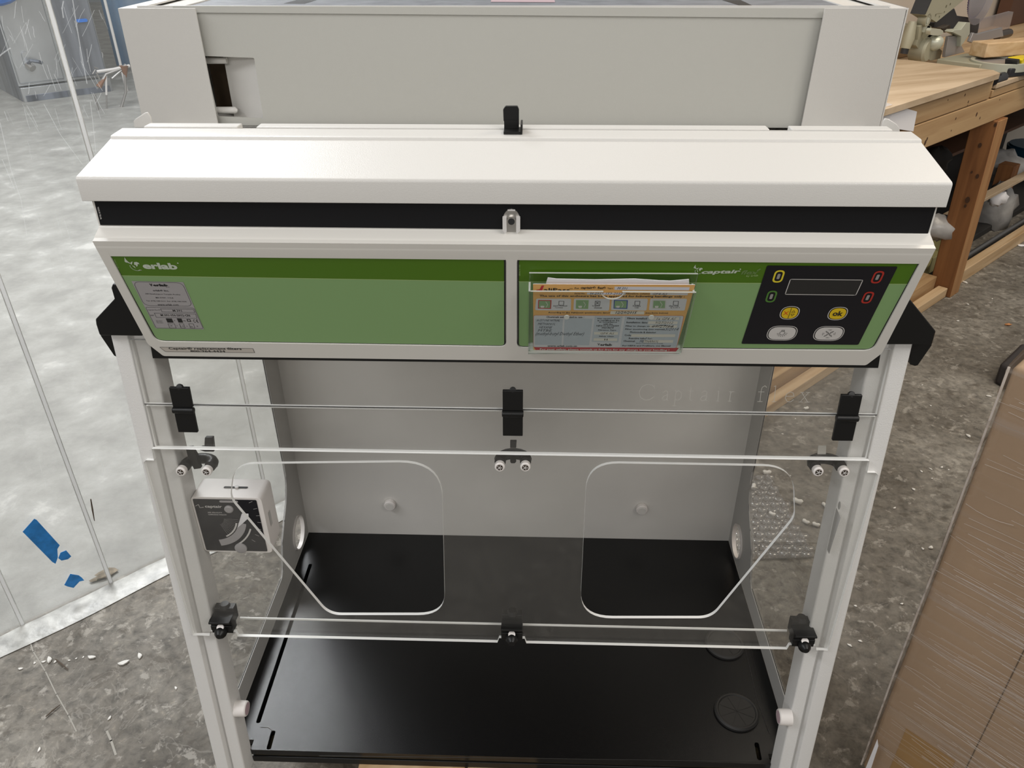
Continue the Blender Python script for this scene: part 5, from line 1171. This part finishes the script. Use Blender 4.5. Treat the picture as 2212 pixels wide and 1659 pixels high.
# black rubber thing behind it
c = FLp(2190, 800); mb = MB()
fr2 = lambda x, y, z: RM(c.dot(E1)+x, c.dot(E2)+y, z)
L = [FLp(2146, 828), FLp(2170, 842), FLp(2230, 900), FLp(2260, 790), FLp(2190, 775)]
vv = [V((p.x, p.y, FL+.002)) for p in L]+[V((p.x+.02*(c.x-p.x)/.1*.3, p.y+(c.y-p.y)*.15, FL+.07)) for p in L]; n = 5
mb.add(vv, [tuple(range(n))[::-1], tuple(range(n, 2*n))]+[(i, (i+1) % n, (i+1) % n+n, i+n) for i in range(n)], 'rubber'); tag(mb.build('rubber_block', bevel=.01), 'black rubber block on the floor behind the wrapped carton', 'block')

# ================================================================ floor litter
# bubble wrap
c0_ = [FLp(1612, 1036), FLp(1660, 1028), FLp(1762, 1206), FLp(1628, 1212)]
A_, B_, C_, D_ = c0_; A_ = FLp(1560, 1040); D_ = FLp(1540, 1214)
A_.z = B_.z = C_.z = D_.z = FL
bw = MB(); rg = random.Random(8)
def inside(x, y, poly):
    r = False; j = len(poly)-1
    for i in range(len(poly)):
        if ((poly[i].y > y) != (poly[j].y > y)) and x < (poly[j].x-poly[i].x)*(y-poly[i].y)/(poly[j].y-poly[i].y)+poly[i].x: r = not r
        j = i
    return r
poly = [A_, B_, C_, D_]; bw.region(PL((0, 0, FL), (1, 0, 0), (0, 1, 0)), [[(p.x, p.y) for p in (poly if (B_-A_).cross(C_-B_).z > 0 else poly[::-1])]], .004, .006, 'bubble')
xs1 = [p.x for p in poly]; ys1 = [p.y for p in poly]; R_ = .0125; row = 0; y = min(ys1)
while y < max(ys1):
    x = min(xs1)+(R_*1.08 if row % 2 else 0)
    while x < max(xs1):
        if inside(x, y, poly):
            vv = []; n = 10; hh = rg.uniform(.006, .011)
            for rr, zz in ((1, 0), (.93, .55), (.6, .92)):
                for k in range(n): t = 2*math.pi*k/n; vv.append(V((x+R_*rr*math.cos(t), y+R_*rr*math.sin(t), FL+.006+hh*zz)))
            vv.append(V((x, y, FL+.006+hh))); ff = [(j*n+k, j*n+(k+1) % n, (j+1)*n+(k+1) % n, (j+1)*n+k) for j in range(2) for k in range(n)]+[(2*n+k, 2*n+(k+1) % n, 3*n) for k in range(n)]
            bw.add(vv, ff, 'bubble')
        x += R_*2.16
    y += R_*1.87; row += 1
tag(bw.build('bubble_wrap', sharp=60), 'sheet of clear bubble wrap on the floor right of the fume hood', 'bubble wrap')
# foam peanuts: one shape, copied
def peanut():
    mb = MB(); mb.tube([V((-.013, 0, 0)), V((-.009, .001, .001)), V((0, 0, 0)), V((.009, .001, .001)), V((.013, 0, 0))], [.0065, .0085, .0070, .0085, .0062], 'foam', 10); return mb.build('foam_peanut', sharp=60)
spots = [(1656, 1025, 1.1, 0, 'white foam peanut above the bubble wrap sheet'), (1626, 1063, .9, 1.2, 'white foam peanut on the left edge of the bubble wrap'), (1722, 1088, 1.25, -.5, 'largest white foam peanut, lying right of the bubble wrap'),
 (1781, 1094, .8, 1.9, 'thin white foam peanut just left of the slotted right post'), (1665, 1123, .8, -.6, 'small white foam piece in the middle of the bubble wrap'), (1740, 1131, .9, -.8, 'white foam piece in the crumb trail, right of bubble wrap'),
 (1762, 1137, .9, -.5, 'white foam piece at the lower end of the crumb trail'), (1741, 885, .8, .4, 'white foam piece under the engraved lettering')]
pn = peanut()
for i, (u, w, s_, a, lab) in enumerate(spots):
    o = pn if i == 0 else pn.copy()
    if i: C.objects.link(o)
    p = FLp(u, w); o.location = (p.x, p.y, FL+(.0062*s_ if i not in (1, 4) else .020)); o.scale = (s_*.72,)*3; o.rotation_euler = (0, 0, a); tag(o, lab, 'packing peanut', 'foam packing peanuts on the floor')
# crumbs
mb = MB(); mb.blob((0, 0, 0), (.0075, .0055, .003), 'foam', .35, 7, 4, 3); crumb = mb.build('foam_crumb', sharp=70)
cs = [(2135, 857, 1.6), (2010, 877, .8), (1992, 832, .7), (2091, 943, 1.8), (1990, 1019, .9), (2010, 1014, .9), (2034, 1010, .9), (2013, 1034, .6), (1973, 1058, 1.1), (1932, 1098, .9), (2010, 1184, 1.5), (1993, 1186, .8), (1948, 1305, .8), (2049, 1015, .6),
      (2069, 694, 1.3), (2090, 658, 1.3), (2143, 646, 1), (2083, 611, 2.2), (2066, 633, .9), (2176, 538, .9), (1968, 743, .8), (1835, 1395, .9), (1848, 1310, .8), (1858, 1386, .9), (1690, 938, .7), (1718, 905, .6), (1707, 1028, .6),
      (107, 1427, 1.7), (199, 1421, 1.6), (268, 1433, 1.7), (302, 1418, 1.3), (95, 1430, .8), (120, 1429, .7), (150, 1427, .6), (45, 1445, .8), (380, 1487, .7), (237, 1552, 1.0), (85, 1620, .9), (75, 1433, .7), (165, 1423, .6), (180, 1420, .5)]
rg = random.Random(2)
ORD = ['first', 'second', 'third', 'fourth', 'fifth', 'sixth', 'seventh', 'eighth', 'ninth', 'tenth', 'eleventh', 'twelfth', 'thirteenth', 'fourteenth', 'fifteenth', 'sixteenth', 'seventeenth', 'eighteenth', 'nineteenth', 'twentieth']
def zone(u, w):
    if u < 400: return 'white crumb, %s from left on the floor below the curtain hem' if w < 1440 else 'white crumb, %s from left low on the floor left of the hood'
    if u < 1900: return 'white crumb, %s from left on the floor seen through the right side window'
    return 'white crumb, %s from left on the floor between bench and carton top' if w < 900 else 'white crumb, %s from left on the floor between right post and carton'
zc = {}
for u, w, s_ in sorted(cs):
    z = zone(u, w); k = zc.get(z, 0); zc[z] = k+1
    o = crumb if not sum(zc.values())-1 else crumb.copy()
    if o is not crumb: C.objects.link(o)
    p = FLp(u, w); s_ *= .62; o.location = (p.x, p.y, FL+.003*s_); o.scale = (s_*rg.uniform(.8, 1.3), s_*rg.uniform(.7, 1.1), s_); o.rotation_euler = (0, 0, rg.uniform(0, 3)); tag(o, z % ORD[k], 'foam crumb', 'white foam crumbs on the floor')
mb = MB(); mb.blob((0, 0, 0), (.012, .008, .004), 'chip', .3, 7, 4, 1); o = mb.build('wood_chip'); p = FLp(2178, 703); o.location = (p.x, p.y, FL+.004); tag(o, 'orange wood chip on the floor at the right', 'wood chip')
mb = MB(); mb.blob((0, 0, 0), (.02, .010, .003), 'paper', .3, 7, 4, 5); o = mb.build('paper_scrap'); p = FLp(2205, 531); o.location = (p.x, p.y, FL+.003); tag(o, 'white paper scrap on the floor before the bench runner', 'paper scrap')
for (a, b, lab) in (((120, 1424), (147, 1446), 'dark wood splinter just below the dusty curtain hem'), ((99, 1548), (130, 1522), 'dark wood splinter at the lower left of the floor'), ((196, 1078), (204, 1125), 'long thin dark fibre hanging on the curtain')):
    if a[0] == 196: A = PC.P(*PC.px(*a, .012), .012); B = PC.P(*PC.px(*b, .012), .012)
    else: A = FLp(*a, .003); B = FLp(*b, .003)
    mb = MB(); mb.tube([A, (A+B)/2+V((0, 0, .001)), B], [.0012, .0018, .0008], 'splint', 6); tag(mb.build('wood_splinter'), lab, 'splinter')
